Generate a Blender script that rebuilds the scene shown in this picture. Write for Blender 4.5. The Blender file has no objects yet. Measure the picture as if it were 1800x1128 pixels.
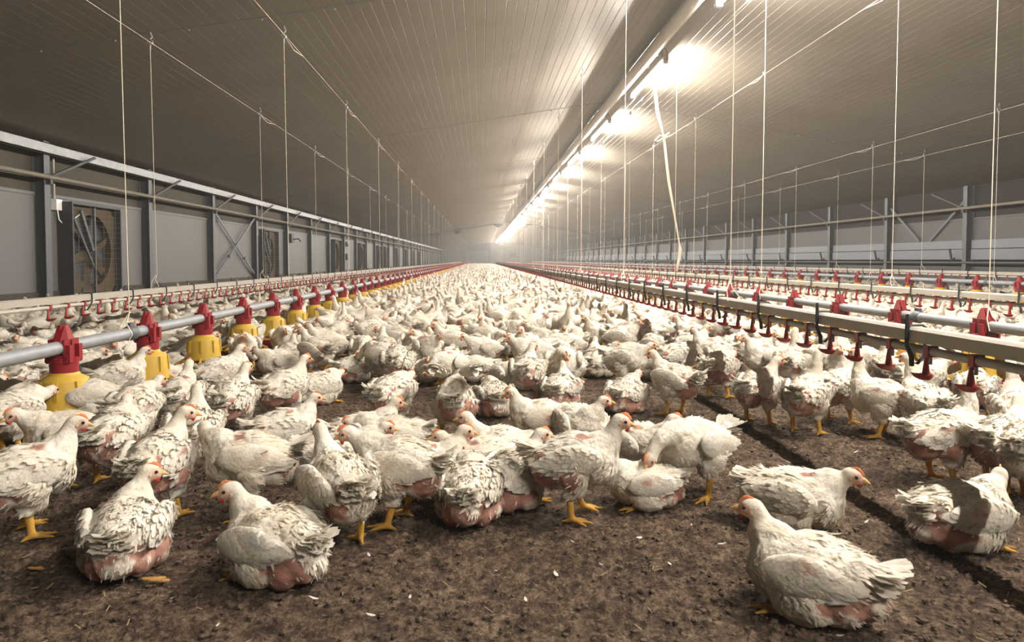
import bpy, math, random
import numpy as np
from mathutils import Vector, Matrix, noise

rng = random.Random(7)
nrng = np.random.default_rng(11)
sc = bpy.context.scene
COL = sc.collection
R = math.radians

# ------------------------------------------------------------------ camera
CAM_H = 0.75
cam_d = bpy.data.cameras.new('camera')
cam = bpy.data.objects.new('camera', cam_d)
COL.objects.link(cam)
cam.location = (0, 0, CAM_H)
cam.rotation_euler = (R(90 - 2.2), 0, R(-2.52))
cam_d.sensor_width = 36.0
cam_d.lens = 25.0
cam_d.shift_y = -59 / 1800
cam_d.clip_start = 0.05
cam_d.clip_end = 400
cam_d.dof.use_dof = True
cam_d.dof.focus_distance = 3.4
cam_d.dof.aperture_fstop = 8.0
sc.camera = cam

# ------------------------------------------------------------------ world and haze
HAZE = 0.003
w = bpy.data.worlds.new('world')
sc.world = w
w.use_nodes = True
wn = w.node_tree
bg = wn.nodes['Background']
bg.inputs[0].default_value = (0.9, 0.8, 0.7, 1)
bg.inputs[1].default_value = 0.0
vs_ = wn.nodes.new('ShaderNodeVolumeScatter')
vs_.inputs['Color'].default_value = (1.0, 0.96, 0.9, 1)
vs_.inputs['Density'].default_value = HAZE
vs_.inputs['Anisotropy'].default_value = 0.3
wn.links.new(vs_.outputs[0], wn.nodes['World Output'].inputs['Volume'])

# ------------------------------------------------------------------ exposure
LAMP = 1400.0
sc.view_settings.view_transform = 'Standard'
sc.view_settings.look = 'None'
sc.view_settings.exposure = 0.0
sc.view_settings.gamma = 1.0
sc.view_settings.use_curve_mapping = False
sc.cycles.use_denoising = True
sc.cycles.max_bounces = 8
sc.cycles.diffuse_bounces = 4
sc.cycles.glossy_bounces = 2
sc.cycles.volume_bounces = 0
sc.cycles.sample_clamp_indirect = 6.0
sc.cycles.use_light_tree = True

# ------------------------------------------------------------------ the building's measures
WL, WR = -5.6, 9.9              # inner faces of the two side walls
RX, RZ = 2.17, 3.46             # ridge
SLOPE = 0.157
Y0, Y1 = -7.0, 105.0            # behind the camera, far end wall
FEED_L, FEED_R, FEED_FAR = -1.742, 2.618, 6.62
DRINK_L, DRINK_N, DRINK_R, DRINK_FAR = -2.78, 1.37, 3.63, 7.5


def ceil_z(x):
    d = abs(x - RX)
    return RZ - SLOPE * (math.sqrt(d * d + 0.09) - 0.3 * math.exp(-d))


# ------------------------------------------------------------------ materials
def mat(name, col, rough=0.6, metal=0.0, spec=0.4, noise_amt=0.0, noise_scale=8.0, col2=None, bump=0.0, bump_scale=60.0,
        coord='Object'):
    m = bpy.data.materials.new(name)
    m.use_nodes = True
    nt = m.node_tree
    b = nt.nodes['Principled BSDF']
    b.inputs['Base Color'].default_value = (*col, 1)
    b.inputs['Roughness'].default_value = rough
    b.inputs['Metallic'].default_value = metal
    b.inputs['Specular IOR Level'].default_value = spec
    if noise_amt > 0 or bump > 0:
        tc = nt.nodes.new('ShaderNodeTexCoord')
    if noise_amt > 0:
        n = nt.nodes.new('ShaderNodeTexNoise')
        n.inputs['Scale'].default_value = noise_scale
        n.inputs['Detail'].default_value = 5
        nt.links.new(tc.outputs[coord], n.inputs['Vector'])
        r = nt.nodes.new('ShaderNodeMapRange')
        r.inputs[1].default_value = 0.35
        r.inputs[2].default_value = 0.7
        r.inputs[3].default_value = 0.0
        r.inputs[4].default_value = noise_amt
        nt.links.new(n.outputs['Fac'], r.inputs[0])
        mx = nt.nodes.new('ShaderNodeMix')
        mx.data_type = 'RGBA'
        mx.inputs[6].default_value = (*col, 1)
        mx.inputs[7].default_value = (*(col2 or tuple(c * 0.5 for c in col)), 1)
        nt.links.new(r.outputs[0], mx.inputs[0])
        nt.links.new(mx.outputs[2], b.inputs['Base Color'])
    if bump > 0:
        n2 = nt.nodes.new('ShaderNodeTexNoise')
        n2.inputs['Scale'].default_value = bump_scale
        n2.inputs['Detail'].default_value = 6
        nt.links.new(tc.outputs[coord], n2.inputs['Vector'])
        bp = nt.nodes.new('ShaderNodeBump')
        bp.inputs['Strength'].default_value = bump
        bp.inputs['Distance'].default_value = 0.01
        nt.links.new(n2.outputs['Fac'], bp.inputs['Height'])
        nt.links.new(bp.outputs[0], b.inputs['Normal'])
    return m


def attr_mat(name, rough=0.85, spec=0.15, bump=0.35, bump_scale=120, thin=0.3):
    """Plumage: the bird's own colours from the mesh, broken up by fine noise."""
    m = mat(name, (0.8, 0.8, 0.8), rough, 0, spec, bump=bump, bump_scale=bump_scale)
    nt = m.node_tree
    b = nt.nodes['Principled BSDF']
    a = nt.nodes.new('ShaderNodeAttribute')
    a.attribute_name = 'tint'
    tc = [n for n in nt.nodes if n.type == 'TEX_COORD'][0]
    n = nt.nodes.new('ShaderNodeTexNoise')
    n.inputs['Scale'].default_value = 45
    n.inputs['Detail'].default_value = 4
    nt.links.new(tc.outputs['Object'], n.inputs['Vector'])
    r = nt.nodes.new('ShaderNodeMapRange')
    r.inputs[1].default_value = 0.3
    r.inputs[2].default_value = 0.75
    r.inputs[3].default_value = 1.05
    r.inputs[4].default_value = 0.8
    nt.links.new(n.outputs['Fac'], r.inputs[0])
    mx = nt.nodes.new('ShaderNodeVectorMath')
    mx.operation = 'SCALE'
    nt.links.new(a.outputs['Color'], mx.inputs[0])
    nt.links.new(r.outputs[0], mx.inputs['Scale'])
    nt.links.new(mx.outputs[0], b.inputs['Base Color'])
    # feathers let some light through
    tr = nt.nodes.new('ShaderNodeBsdfTranslucent')
    nt.links.new(mx.outputs[0], tr.inputs['Color'])
    ms = nt.nodes.new('ShaderNodeMixShader')
    ms.inputs[0].default_value = thin
    out = [n for n in nt.nodes if n.type == 'OUTPUT_MATERIAL'][0]
    nt.links.new(b.outputs[0], ms.inputs[1])
    nt.links.new(tr.outputs[0], ms.inputs[2])
    nt.links.new(ms.outputs[0], out.inputs[0])
    return m


def emis(name, col, strength):
    m = bpy.data.materials.new(name)
    m.use_nodes = True
    nt = m.node_tree
    nt.nodes.clear()
    e = nt.nodes.new('ShaderNodeEmission')
    e.inputs[0].default_value = (*col, 1)
    e.inputs[1].default_value = strength
    o = nt.nodes.new('ShaderNodeOutputMaterial')
    nt.links.new(e.outputs[0], o.inputs[0])
    return m


M_PLUME = attr_mat('plumage')
M_QUILL = attr_mat('thin_feathers', thin=0.5)
M_EYE = mat('eye_black', (0.012, 0.01, 0.008), 0.2, 0, 0.6)
M_CEIL = mat('ceiling_panel', (0.17, 0.146, 0.113), 0.42, 0, 0.35, 0.5, 0.9, (0.12, 0.10, 0.076))
M_TRIM = mat('joint_strip', (0.14, 0.12, 0.10), 0.6)
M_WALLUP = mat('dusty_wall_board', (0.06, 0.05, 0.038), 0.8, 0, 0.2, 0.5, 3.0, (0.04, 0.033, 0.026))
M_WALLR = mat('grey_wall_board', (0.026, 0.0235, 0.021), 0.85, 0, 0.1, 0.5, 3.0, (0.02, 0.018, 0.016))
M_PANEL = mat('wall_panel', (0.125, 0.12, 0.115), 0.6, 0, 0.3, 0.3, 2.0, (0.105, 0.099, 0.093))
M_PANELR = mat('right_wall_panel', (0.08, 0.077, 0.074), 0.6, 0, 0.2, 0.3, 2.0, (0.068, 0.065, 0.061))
M_STEEL = mat('galvanised_steel', (0.085, 0.092, 0.097), 0.55, 0.2, 0.4, 0.5, 14.0, (0.06, 0.064, 0.066))
M_STEELL = mat('light_steel', (0.20, 0.205, 0.205), 0.5, 0.2, 0.5, 0.4, 9.0, (0.36, 0.36, 0.36))
M_RAIL = mat('dusty_rail', (0.15, 0.13, 0.10), 0.6, 0, 0.3, 0.4, 9.0, (0.11, 0.092, 0.068))
M_DARK = mat('dark_grey_metal', (0.045, 0.047, 0.05), 0.6, 0.2, 0.4, 0.4, 10.0, (0.035, 0.033, 0.03))
M_FEEDPIPE = mat('feed_pipe_metal', (0.22, 0.23, 0.24), 0.55, 0.15, 0.4, 0.5, 25.0, (0.165, 0.165, 0.16))
M_RED = mat('red_plastic', (0.19, 0.008, 0.013), 0.5, 0, 0.35, 0.5, 30.0, (0.17, 0.012, 0.016))
M_REDDUST = mat('dusty_red_plastic', (0.22, 0.035, 0.034), 0.7, 0, 0.25, 0.6, 40.0, (0.22, 0.014, 0.02))
M_YEL = mat('yellow_plastic', (0.42, 0.265, 0.025), 0.55, 0, 0.35, 0.5, 30.0, (0.34, 0.215, 0.035))
M_CUP = mat('drip_cup_red', (0.27, 0.022, 0.020), 0.4, 0, 0.4, 0.4, 60.0, (0.18, 0.016, 0.015))
M_BAR = mat('aluminium_bar', (0.33, 0.30, 0.25), 0.5, 0.1, 0.5, 0.4, 16.0, (0.26, 0.232, 0.185))
M_WPIPE = mat('water_pipe', (0.38, 0.35, 0.30), 0.5, 0, 0.4, 0.4, 18.0, (0.30, 0.27, 0.225))
M_STRAP = mat('black_strap', (0.02, 0.02, 0.022), 0.6)
M_CORD = mat('cord', (0.62, 0.55, 0.44), 0.8, 0, 0.2)
M_HOOK = mat('hook_steel', (0.22, 0.21, 0.20), 0.5, 0.5)
M_WHITE = mat('white_enamel', (0.78, 0.77, 0.75), 0.45)
M_DUCT = mat('pvc_conduit', (0.58, 0.54, 0.48), 0.5, 0, 0.4, 0.3, 6.0, (0.48, 0.44, 0.38))
M_TUBE = emis('tube_glow', (1.0, 0.93, 0.84), LAMP)
M_BROWN = mat('dusty_brown', (0.085, 0.062, 0.037), 0.85, 0, 0.2, 0.6, 12.0, (0.05, 0.037, 0.024))
M_INLET = mat('inlet_flap', (0.125, 0.137, 0.152), 0.5, 0, 0.4, 0.3, 5.0, (0.10, 0.11, 0.122))
M_DOOR = mat('door_grey', (0.16, 0.155, 0.15), 0.6)


def litter_mat():
    m = bpy.data.materials.new('litter')
    m.use_nodes = True
    nt = m.node_tree
    b = nt.nodes['Principled BSDF']
    b.inputs['Roughness'].default_value = 0.95
    b.inputs['Specular IOR Level'].default_value = 0.1
    tc = nt.nodes.new('ShaderNodeTexCoord')

    def nz(scale, detail=6, rough=0.65):
        n = nt.nodes.new('ShaderNodeTexNoise')
        n.inputs['Scale'].default_value = scale
        n.inputs['Detail'].default_value = detail
        n.inputs['Roughness'].default_value = rough
        nt.links.new(tc.outputs['Object'], n.inputs['Vector'])
        return n
    n1, n2, n3 = nz(62, 9, 0.75), nz(2.2, 3), nz(190, 4)
    rp = nt.nodes.new('ShaderNodeValToRGB')
    e = rp.color_ramp.elements
    e[0].position = 0.40
    e[0].color = (0.022, 0.015, 0.0105, 1)
    e[1].position = 0.63
    e[1].color = (0.235, 0.168, 0.115, 1)
    k = rp.color_ramp.elements.new(0.5)
    k.color = (0.078, 0.054, 0.037, 1)
    n4 = nz(17, 8, 0.7)
    mxn = nt.nodes.new('ShaderNodeMath')
    mxn.operation = 'MULTIPLY_ADD'
    mxn.inputs[1].default_value = 0.55
    hf = nt.nodes.new('ShaderNodeMath')
    hf.operation = 'MULTIPLY'
    hf.inputs[1].default_value = 0.45
    nt.links.new(n1.outputs['Fac'], mxn.inputs[0])
    nt.links.new(n4.outputs['Fac'], hf.inputs[0])
    nt.links.new(hf.outputs[0], mxn.inputs[2])
    nt.links.new(mxn.outputs[0], rp.inputs[0])
    r2 = nt.nodes.new('ShaderNodeMapRange')
    r2.inputs[1].default_value = 0.3
    r2.inputs[2].default_value = 0.7
    r2.inputs[3].default_value = 0.75
    r2.inputs[4].default_value = 1.3
    nt.links.new(n2.outputs['Fac'], r2.inputs[0])
    sm = nt.nodes.new('ShaderNodeVectorMath')
    sm.operation = 'SCALE'
    nt.links.new(rp.outputs[0], sm.inputs[0])
    nt.links.new(r2.outputs[0], sm.inputs['Scale'])
    nt.links.new(sm.outputs[0], b.inputs['Base Color'])
    bp = nt.nodes.new('ShaderNodeBump')
    bp.inputs['Strength'].default_value = 0.9
    bp.inputs['Distance'].default_value = 0.02
    ad = nt.nodes.new('ShaderNodeMath')
    ad.operation = 'ADD'
    nt.links.new(mxn.outputs[0], ad.inputs[0])
    mu = nt.nodes.new('ShaderNodeMath')
    mu.operation = 'MULTIPLY'
    mu.inputs[1].default_value = 0.6
    nt.links.new(n3.outputs['Fac'], mu.inputs[0])
    nt.links.new(mu.outputs[0], ad.inputs[1])
    nt.links.new(ad.outputs[0], bp.inputs['Height'])
    nt.links.new(bp.outputs[0], b.inputs['Normal'])
    return m


M_LITTER = litter_mat()
M_CLOD = mat('litter_clod', (0.10, 0.071, 0.049), 0.95, 0, 0.1, 1.0, 11.0, (0.05, 0.036, 0.026), bump=0.5, bump_scale=200)
M_STRAW = mat('straw', (0.27, 0.19, 0.11), 0.9)
M_STRAWO = mat('husk_orange', (0.36, 0.19, 0.05), 0.8, 0, 0.2, 0.6, 60.0, (0.2, 0.11, 0.04))
M_DOWN = mat('down_feather', (0.40, 0.37, 0.33), 0.9)


# ------------------------------------------------------------------ mesh helpers
class MB:
    """Collects shapes into one mesh."""

    def __init__(s):
        s.v, s.f, s.mi = [], [], []

    def add(s, vs, fs, mi=0):
        o = len(s.v)
        s.v.extend([tuple(p) for p in vs])
        s.f.extend([tuple(i + o for i in f) for f in fs])
        s.mi.extend([mi] * len(fs))

    def box(s, x0, x1, y0, y1, z0, z1, mi=0):
        vs = [(x, y, z) for x in (x0, x1) for y in (y0, y1) for z in (z0, z1)]
        s.add(vs, [(0, 1, 3, 2), (4, 6, 7, 5), (0, 4, 5, 1), (2, 3, 7, 6), (0, 2, 6, 4), (1, 5, 7, 3)], mi)

    def bar(s, a, b, wx, wz, mi=0, up=(0, 0, 1)):
        """A rectangular bar from a to b."""
        a, b = Vector(a), Vector(b)
        d = (b - a).normalized()
        u = Vector(up)
        if abs(d.dot(u)) > 0.98:
            u = Vector((1, 0, 0))
        r = d.cross(u).normalized()
        u = r.cross(d)
        vs = []
        for p in (a, b):
            for i, j in ((-1, -1), (1, -1), (1, 1), (-1, 1)):
                vs.append(p + r * (wx / 2 * i) + u * (wz / 2 * j))
        s.add(vs, [(3, 2, 1, 0), (4, 5, 6, 7), (0, 1, 5, 4), (1, 2, 6, 5), (2, 3, 7, 6), (3, 0, 4, 7)], mi)

    def tube(s, pts, rad, n=8, mi=0, cap=True):
        pts = [Vector(p) for p in pts]
        rads = rad if isinstance(rad, (list, tuple)) else [rad] * len(pts)
        vs, fs = [], []
        ref = None
        for k, p in enumerate(pts):
            d = (pts[min(k + 1, len(pts) - 1)] - pts[max(k - 1, 0)]).normalized()
            if ref is None or abs(d.dot(ref)) > 0.95:
                ref = Vector((0, 0, 1)) if abs(d.z) < 0.9 else Vector((1, 0, 0))
            a = d.cross(ref).normalized()
            b = d.cross(a)
            for i in range(n):
                t = 2 * math.pi * i / n
                vs.append(p + (a * math.cos(t) + b * math.sin(t)) * rads[k])
        for k in range(len(pts) - 1):
            for i in range(n):
                j = (i + 1) % n
                fs.append((k * n + i, k * n + j, (k + 1) * n + j, (k + 1) * n + i))
        if cap:
            fs.append(tuple(range(n - 1, -1, -1)))
            fs.append(tuple((len(pts) - 1) * n + i for i in range(n)))
        s.add(vs, fs, mi)

    def lathe(s, prof, c=(0, 0, 0), n=24, mi=0):
        """prof: (radius, z) from bottom to top about the vertical axis."""
        vs, fs = [], []
        for r, z in prof:
            for i in range(n):
                t = 2 * math.pi * i / n
                vs.append((c[0] + r * math.cos(t), c[1] + r * math.sin(t), c[2] + z))
        for k in range(len(prof) - 1):
            for i in range(n):
                j = (i + 1) % n
                fs.append((k * n + i, k * n + j, (k + 1) * n + j, (k + 1) * n + i))
        s.add(vs, fs, mi)

    def mesh(s, name, mats, smooth=False, angle=None):
        me = bpy.data.meshes.new(name)
        me.from_pydata(s.v, [], s.f)
        for m in (mats if isinstance(mats, (list, tuple)) else [mats]):
            me.materials.append(m)
        if any(s.mi):
            me.polygons.foreach_set('material_index', s.mi)
        if smooth:
            me.polygons.foreach_set('use_smooth', [True] * len(s.f))
            if angle:
                me.set_sharp_from_angle(angle=R(angle))
        me.update()
        return me

    def build(s, name, mats, parent=None, smooth=False, angle=None):
        return put(name, s.mesh(name, mats, smooth, angle), parent)


def put(name, me, parent=None):
    o = bpy.data.objects.new(name, me)
    COL.objects.link(o)
    if parent:
        o.parent = parent
    return o


def tag(o, label, cat, group=None, kind=None):
    o['label'] = label
    o['category'] = cat
    if group:
        o['group'] = group
    if kind:
        o['kind'] = kind
    return o


def empty(name, loc, rz=0.0):
    o = bpy.data.objects.new(name, None)
    COL.objects.link(o)
    o.location = loc
    o.rotation_euler = (0, 0, rz)
    o.empty_display_size = 0.1
    return o


def copy_tree(o, parent=None):
    c = o.copy()
    COL.objects.link(c)
    if parent:
        c.parent = parent
    for ch in list(o.children):
        copy_tree(ch, c)
    return c


def struct(o):
    o['kind'] = 'structure'
    return o


ORD = ['first', 'second', 'third', 'fourth', 'fifth', 'sixth', 'seventh', 'eighth', 'ninth', 'tenth', 'eleventh', 'twelfth']

# ------------------------------------------------------------------ setting: floor, walls, ceiling
fl = MB()
fl.add([(WL, Y0, -0.006), (WR, Y0, -0.006), (WR, Y1, -0.006), (WL, Y1, -0.006)], [(0, 1, 2, 3)])
gx0, gx1, gy0, gy1, gs = -1.75, 2.1, 1.0, 3.9, 0.0075
nx, ny = int((gx1 - gx0) / gs) + 1, int((gy1 - gy0) / gs) + 1
o0 = len(fl.v)
for j in range(ny):
    for i in range(nx):
        x, y = gx0 + i * gs, gy0 + j * gs
        edge = min(1.0, min(i, nx - 1 - i, j, ny - 1 - j) / 25.0)
        h = noise.noise((x * 3.1, y * 3.1, 0)) * 0.010
        h += noise.noise((x * 14, y * 19, 4)) * 0.006
        c = noise.noise((x * 36, y * 47, 9))
        h += max(c, -0.15) * 0.012 + noise.noise((x * 80, y * 95, 2)) * 0.013
        fl.v.append((x, y, -0.004 + edge * h))
for j in range(ny - 1):
    for i in range(nx - 1):
        a = o0 + j * nx + i
        fl.f.append((a, a + 1, a + 1 + nx, a + nx))
fl.mi = [0] * len(fl.f)
struct(fl.build('floor', M_LITTER, smooth=True))

# ceiling: ribbed panels running along the house, rounded at the ridge
cl = MB()
xs = []
x = WL - 0.15
pitch = 0.1
while x < WR + 0.15:
    xs += [(x, 0), (x + 0.002, 0.0024), (x + 0.006, 0.0024), (x + 0.008, 0)]
    x += pitch
vs = []
for (x, d) in xs:
    z = ceil_z(x) + d
    vs += [(x, Y0, z), (x, Y1, z)]
cl.add(vs, [(2 * i, 2 * i + 1, 2 * i + 3, 2 * i + 2) for i in range(len(xs) - 1)])
struct(cl.build('ceiling', M_CEIL))
k = 0
y = 0.25
while y < 100:
    jm = MB()
    xx = WL
    pts = []
    while xx <= WR + 0.01:
        pts.append((xx, ceil_z(xx)))
        xx += 0.31
    for (xa, za), (xb, zb) in zip(pts, pts[1:]):
        jm.bar((xa, y, za - 0.001), (xb, y, zb - 0.001), 0.012, 0.004)
    if y < 26:
        for (xa, za) in pts[::2]:
            jm.tube([(xa, y + 0.05, za), (xa, y + 0.05, za - 0.012)], 0.009, 6)
    k += 1
    struct(jm.build('trim_%d' % k, M_TRIM))
    y += 6.0

for side, X, s in (('left', WL, 1), ('right', WR, -1)):
    wm = MB()
    zt = ceil_z(X) + 0.05
    wm.box(min(X, X - s * 0.12), max(X, X - s * 0.12), Y0, Y1, -0.05, zt, 0)
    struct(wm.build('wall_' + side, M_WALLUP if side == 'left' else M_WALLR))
wm = MB()
wm.box(WL - 0.1, WR + 0.1, Y0 - 0.1, Y0, -0.05, 3.6)
struct(wm.build('wall_back', M_WALLUP))
wm = MB()
wm.box(WL - 0.1, WR + 0.1, Y1, Y1 + 0.1, -0.05, 3.6)
struct(wm.build('wall_end', M_PANEL))
# doors in the end wall
for n, (xa, xb, zt) in enumerate(((-2.2, 1.2, 2.2), (2.3, 3.4, 2.3), (5.6, 6.6, 2.1))):
    d = empty('door_%d' % (n + 1), (xa, Y1, 0))
    d['kind'] = 'structure'
    m = MB()
    m.box(0.06, xb - xa - 0.06, -0.05, -0.002, 0, zt - 0.06)
    m.build('door_leaf', M_DOOR, d)
    m = MB()
    m.box(0, 0.06, -0.08, -0.002, 0, zt)
    m.box(xb - xa - 0.06, xb - xa, -0.08, -0.002, 0, zt)
    m.box(0, xb - xa, -0.08, -0.002, zt - 0.06, zt)
    m.build('door_frame', M_STEEL, d)
eb = MB()
eb.box(4.2, 5.2, Y1 - 0.25, Y1 - 0.002, 1.2, 1.9)
tag(eb.build('control_cabinet', M_DARK), 'small dark control cabinet on the far end wall', 'cabinet')

# ------------------------------------------------------------------ side wall fittings
STEP = 2.8


def column_mesh(s):
    """H profile, 0.16 deep, built against the wall; s = +1 for the left wall (projects to +X)."""
    m = MB()
    z1 = ceil_z(WL) - 0.0
    m.box(*sorted((0.0, s * 0.012)), -0.06, 0.06, 0, z1)
    m.box(*sorted((s * 0.148, s * 0.16)), -0.06, 0.06, 0, z1)
    m.box(*sorted((s * 0.012, s * 0.148)), -0.006, 0.006, 0, z1)
    return m


def rail_z():
    return 1.79


col_me = {1: column_mesh(1).mesh('steel_column', M_STEEL), -1: column_mesh(-1).mesh('steel_column', M_STEEL)}


def brace_mesh(s):
    m = MB()
    a, b = Vector((s * 0.19, 0.0, rail_z())), Vector((s * 0.30, 0.85, rail_z() + 0.36))
    m.bar(a, b, 0.03, 0.03)
    m.bar(a + Vector((0, 0, -0.09)), a + Vector((0, 0, 0.02)), 0.05, 0.05)
    return m


brace_me = {1: brace_mesh(1).mesh('knee_brace', M_DARK), -1: brace_mesh(-1).mesh('knee_brace', M_DARK)}
COL_L = [9.23 + STEP * i for i in range(-5, 35) if 9.23 + STEP * i < Y1 - 0.5]
COL_R = [13.95 + STEP * i for i in range(-6, 33) if 13.95 + STEP * i < Y1 - 0.5]
for side, X, s, cols in (('left', WL, 1, COL_L), ('right', WR, -1, COL_R)):
    vis = [c for c in cols if c > (8.5 if side == 'left' else 12)]
    for y in cols:
        o = put('steel_column', col_me[s])
        o.location = (X, y, 0)
        i = vis.index(y) if y in vis else -1
        if 0 <= i < 8:
            tag(o, 'grey steel wall column on the %s wall, %s in view from the front' % (side, ORD[i]), 'column', 'steel columns along the %s wall' % side)
        elif i < 0:
            tag(o, 'grey steel wall column on the %s wall beside the camera' % side, 'column', 'steel columns beside the camera, %s wall' % side)
        else:
            tag(o, 'grey steel column far along the %s wall' % side, 'column', 'far steel columns along the %s wall' % side)
        if 3 < y < 60:
            b = put('knee_brace', brace_me[s])
            b.location = (X, y, 0)
            if 0 <= i < 6:
                tag(b, 'dark slanting brace on the %s wall at its %s column in view' % (side, ORD[i]), 'brace', 'braces along the %s wall' % side)
            else:
                tag(b, 'small dark slanting brace far along the %s wall' % side, 'brace', 'far braces along the %s wall' % side)
    # rail pipe along the wall
    m = MB()
    m.tube([(X + s * 0.2, Y0 + 0.1, rail_z()), (X + s * 0.2, Y1 - 0.1, rail_z())], 0.03, 10)
    o = m.build('rail_pipe', M_RAIL, smooth=True, angle=50)
    tag(o, 'long pale pipe running along the %s wall columns' % side, 'pipe')
    # wall panels, one per bay
    ys = [cols[0] - STEP] + cols
    for i, y in enumerate(ys):
        ya, yb = max(y + 0.075, Y0 + 0.05), min(y + STEP - 0.075, Y1 - 0.05)
        if ya > Y1 - 1:
            continue
        m = MB()
        m.box(*sorted((X + s * 0.002, X + s * 0.035)), ya, yb, 0.35 if side == 'left' else 0.95, 1.56)
        m.box(*sorted((X + s * 0.002, X + s * 0.05)), ya, yb, 1.56, 1.60)
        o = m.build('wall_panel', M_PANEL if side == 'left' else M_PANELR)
        o['kind'] = 'structure'
# lower wall of the left side and right side: concrete plinth
for side, X, s in (('left', WL, 1), ('right', WR, -1)):
    m = MB()
    m.box(*sorted((X + s * 0.002, X + s * 0.06)), Y0 + 0.02, Y1 - 0.02, 0, 0.35 if side == 'left' else 0.62)
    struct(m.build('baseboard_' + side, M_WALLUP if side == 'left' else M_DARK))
# eave beam along the left wall
m = MB()
m.box(WL + 0.16, WL + 0.23, Y0 + 0.05, Y1 - 0.05, 2.075, 2.085)
m.box(WL + 0.22, WL + 0.23, Y0 + 0.05, Y1 - 0.05, 2.075, 2.205)
m.box(WL + 0.16, WL + 0.23, Y0 + 0.05, Y1 - 0.05, 2.195, 2.205)
tag(m.build('eave_beam', M_STEELL), 'long light grey steel beam under the ceiling along the left wall', 'beam')

# cross braces
def cross_brace(name, X, s, ya, yb, z0, z1, label, cut=None):
    t = empty(name, (X + s * 0.11, ya, 0))
    for a, b in (((0, 0, z1), (0, yb - ya, z0)), ((s * 0.03, 0, z0), (s * 0.03, yb - ya, z1))):
        m = MB()
        va, vb = Vector(a), Vector(b)
        if cut:                                  # the lower ends vanish behind the inlet flaps
            if va.z < vb.z:
                va = va.lerp(vb, (cut - va.z) / (vb.z - va.z))
            else:
                vb = vb.lerp(va, (cut - vb.z) / (va.z - vb.z))
        m.bar(va, vb, 0.015, 0.055)
        if not cut:
            q = va.lerp(vb, 0.72 if a[2] > b[2] else 0.3)
            m.tube([q + Vector((-0.03, 0, 0)), q + Vector((0.03, 0, 0))], 0.035, 8)
        m.build('brace_bar', M_STEEL, t)
    tag(t, label, 'brace')


cross_brace('cross_brace', WL, 1, COL_L[COL_L.index(9.23 + STEP * 2)] + 0.1, 9.23 + STEP * 3 - 0.1, 0.42, 1.78, 'crossed steel brace bars over a white panel of the left wall')
cross_brace('cross_brace', WR + 0.04, -1, 13.95 + 0.1, 13.95 + STEP - 0.1, 0.12, 1.98, 'crossed steel brace bars between two columns of the right wall', 1.17)

# right wall air inlet flaps, lower pipe, levers
for i, y in enumerate([c for c in COL_R if c > 4]):
    if y > 80:
        break
    t = empty('air_inlet', (WR, y + 0.12, 0))
    m = MB()
    m.box(-0.09, -0.037, 0, STEP - 0.24, 0.98, 1.15)
    m.build('upper_flap', M_INLET, t)
    m = MB()
    m.bar((-0.12, 0, 0.76), (-0.12, STEP - 0.24, 0.76), 0.02, 0.005)
    m.box(-0.10, -0.062, 0, STEP - 0.24, 0.765, 0.965)
    m.build('lower_flap', M_INLET, t)
    m = MB()
    m.bar((-0.15, 0.25, 0.7), (-0.24, 0.2, 0.98), 0.03, 0.03)
    m.bar((-0.15, 0.25, 0.7), (-0.1, 0.25, 0.8), 0.03, 0.03)
    m.build('lever', M_DARK, t)
    if 9 < y < 36:
        n = int(round((y - 11.15) / STEP))
        tag(t, 'pale blue grey air inlet flaps, %s bay in view along the right wall' % ORD[n], 'air inlet', 'air inlets along the right wall')
    else:
        tag(t, 'small pale air inlet flaps far along the right wall', 'air inlet', 'far air inlets along the right wall')
m = MB()
m.tube([(WR - 0.17, Y0 + 0.1, 0.70), (WR - 0.17, Y1 - 0.1, 0.70)], 0.02, 8)
tag(m.build('control_rod', M_STEEL, smooth=True, angle=50), 'long thin grey rod below the inlet flaps on the right wall', 'rod')


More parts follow.
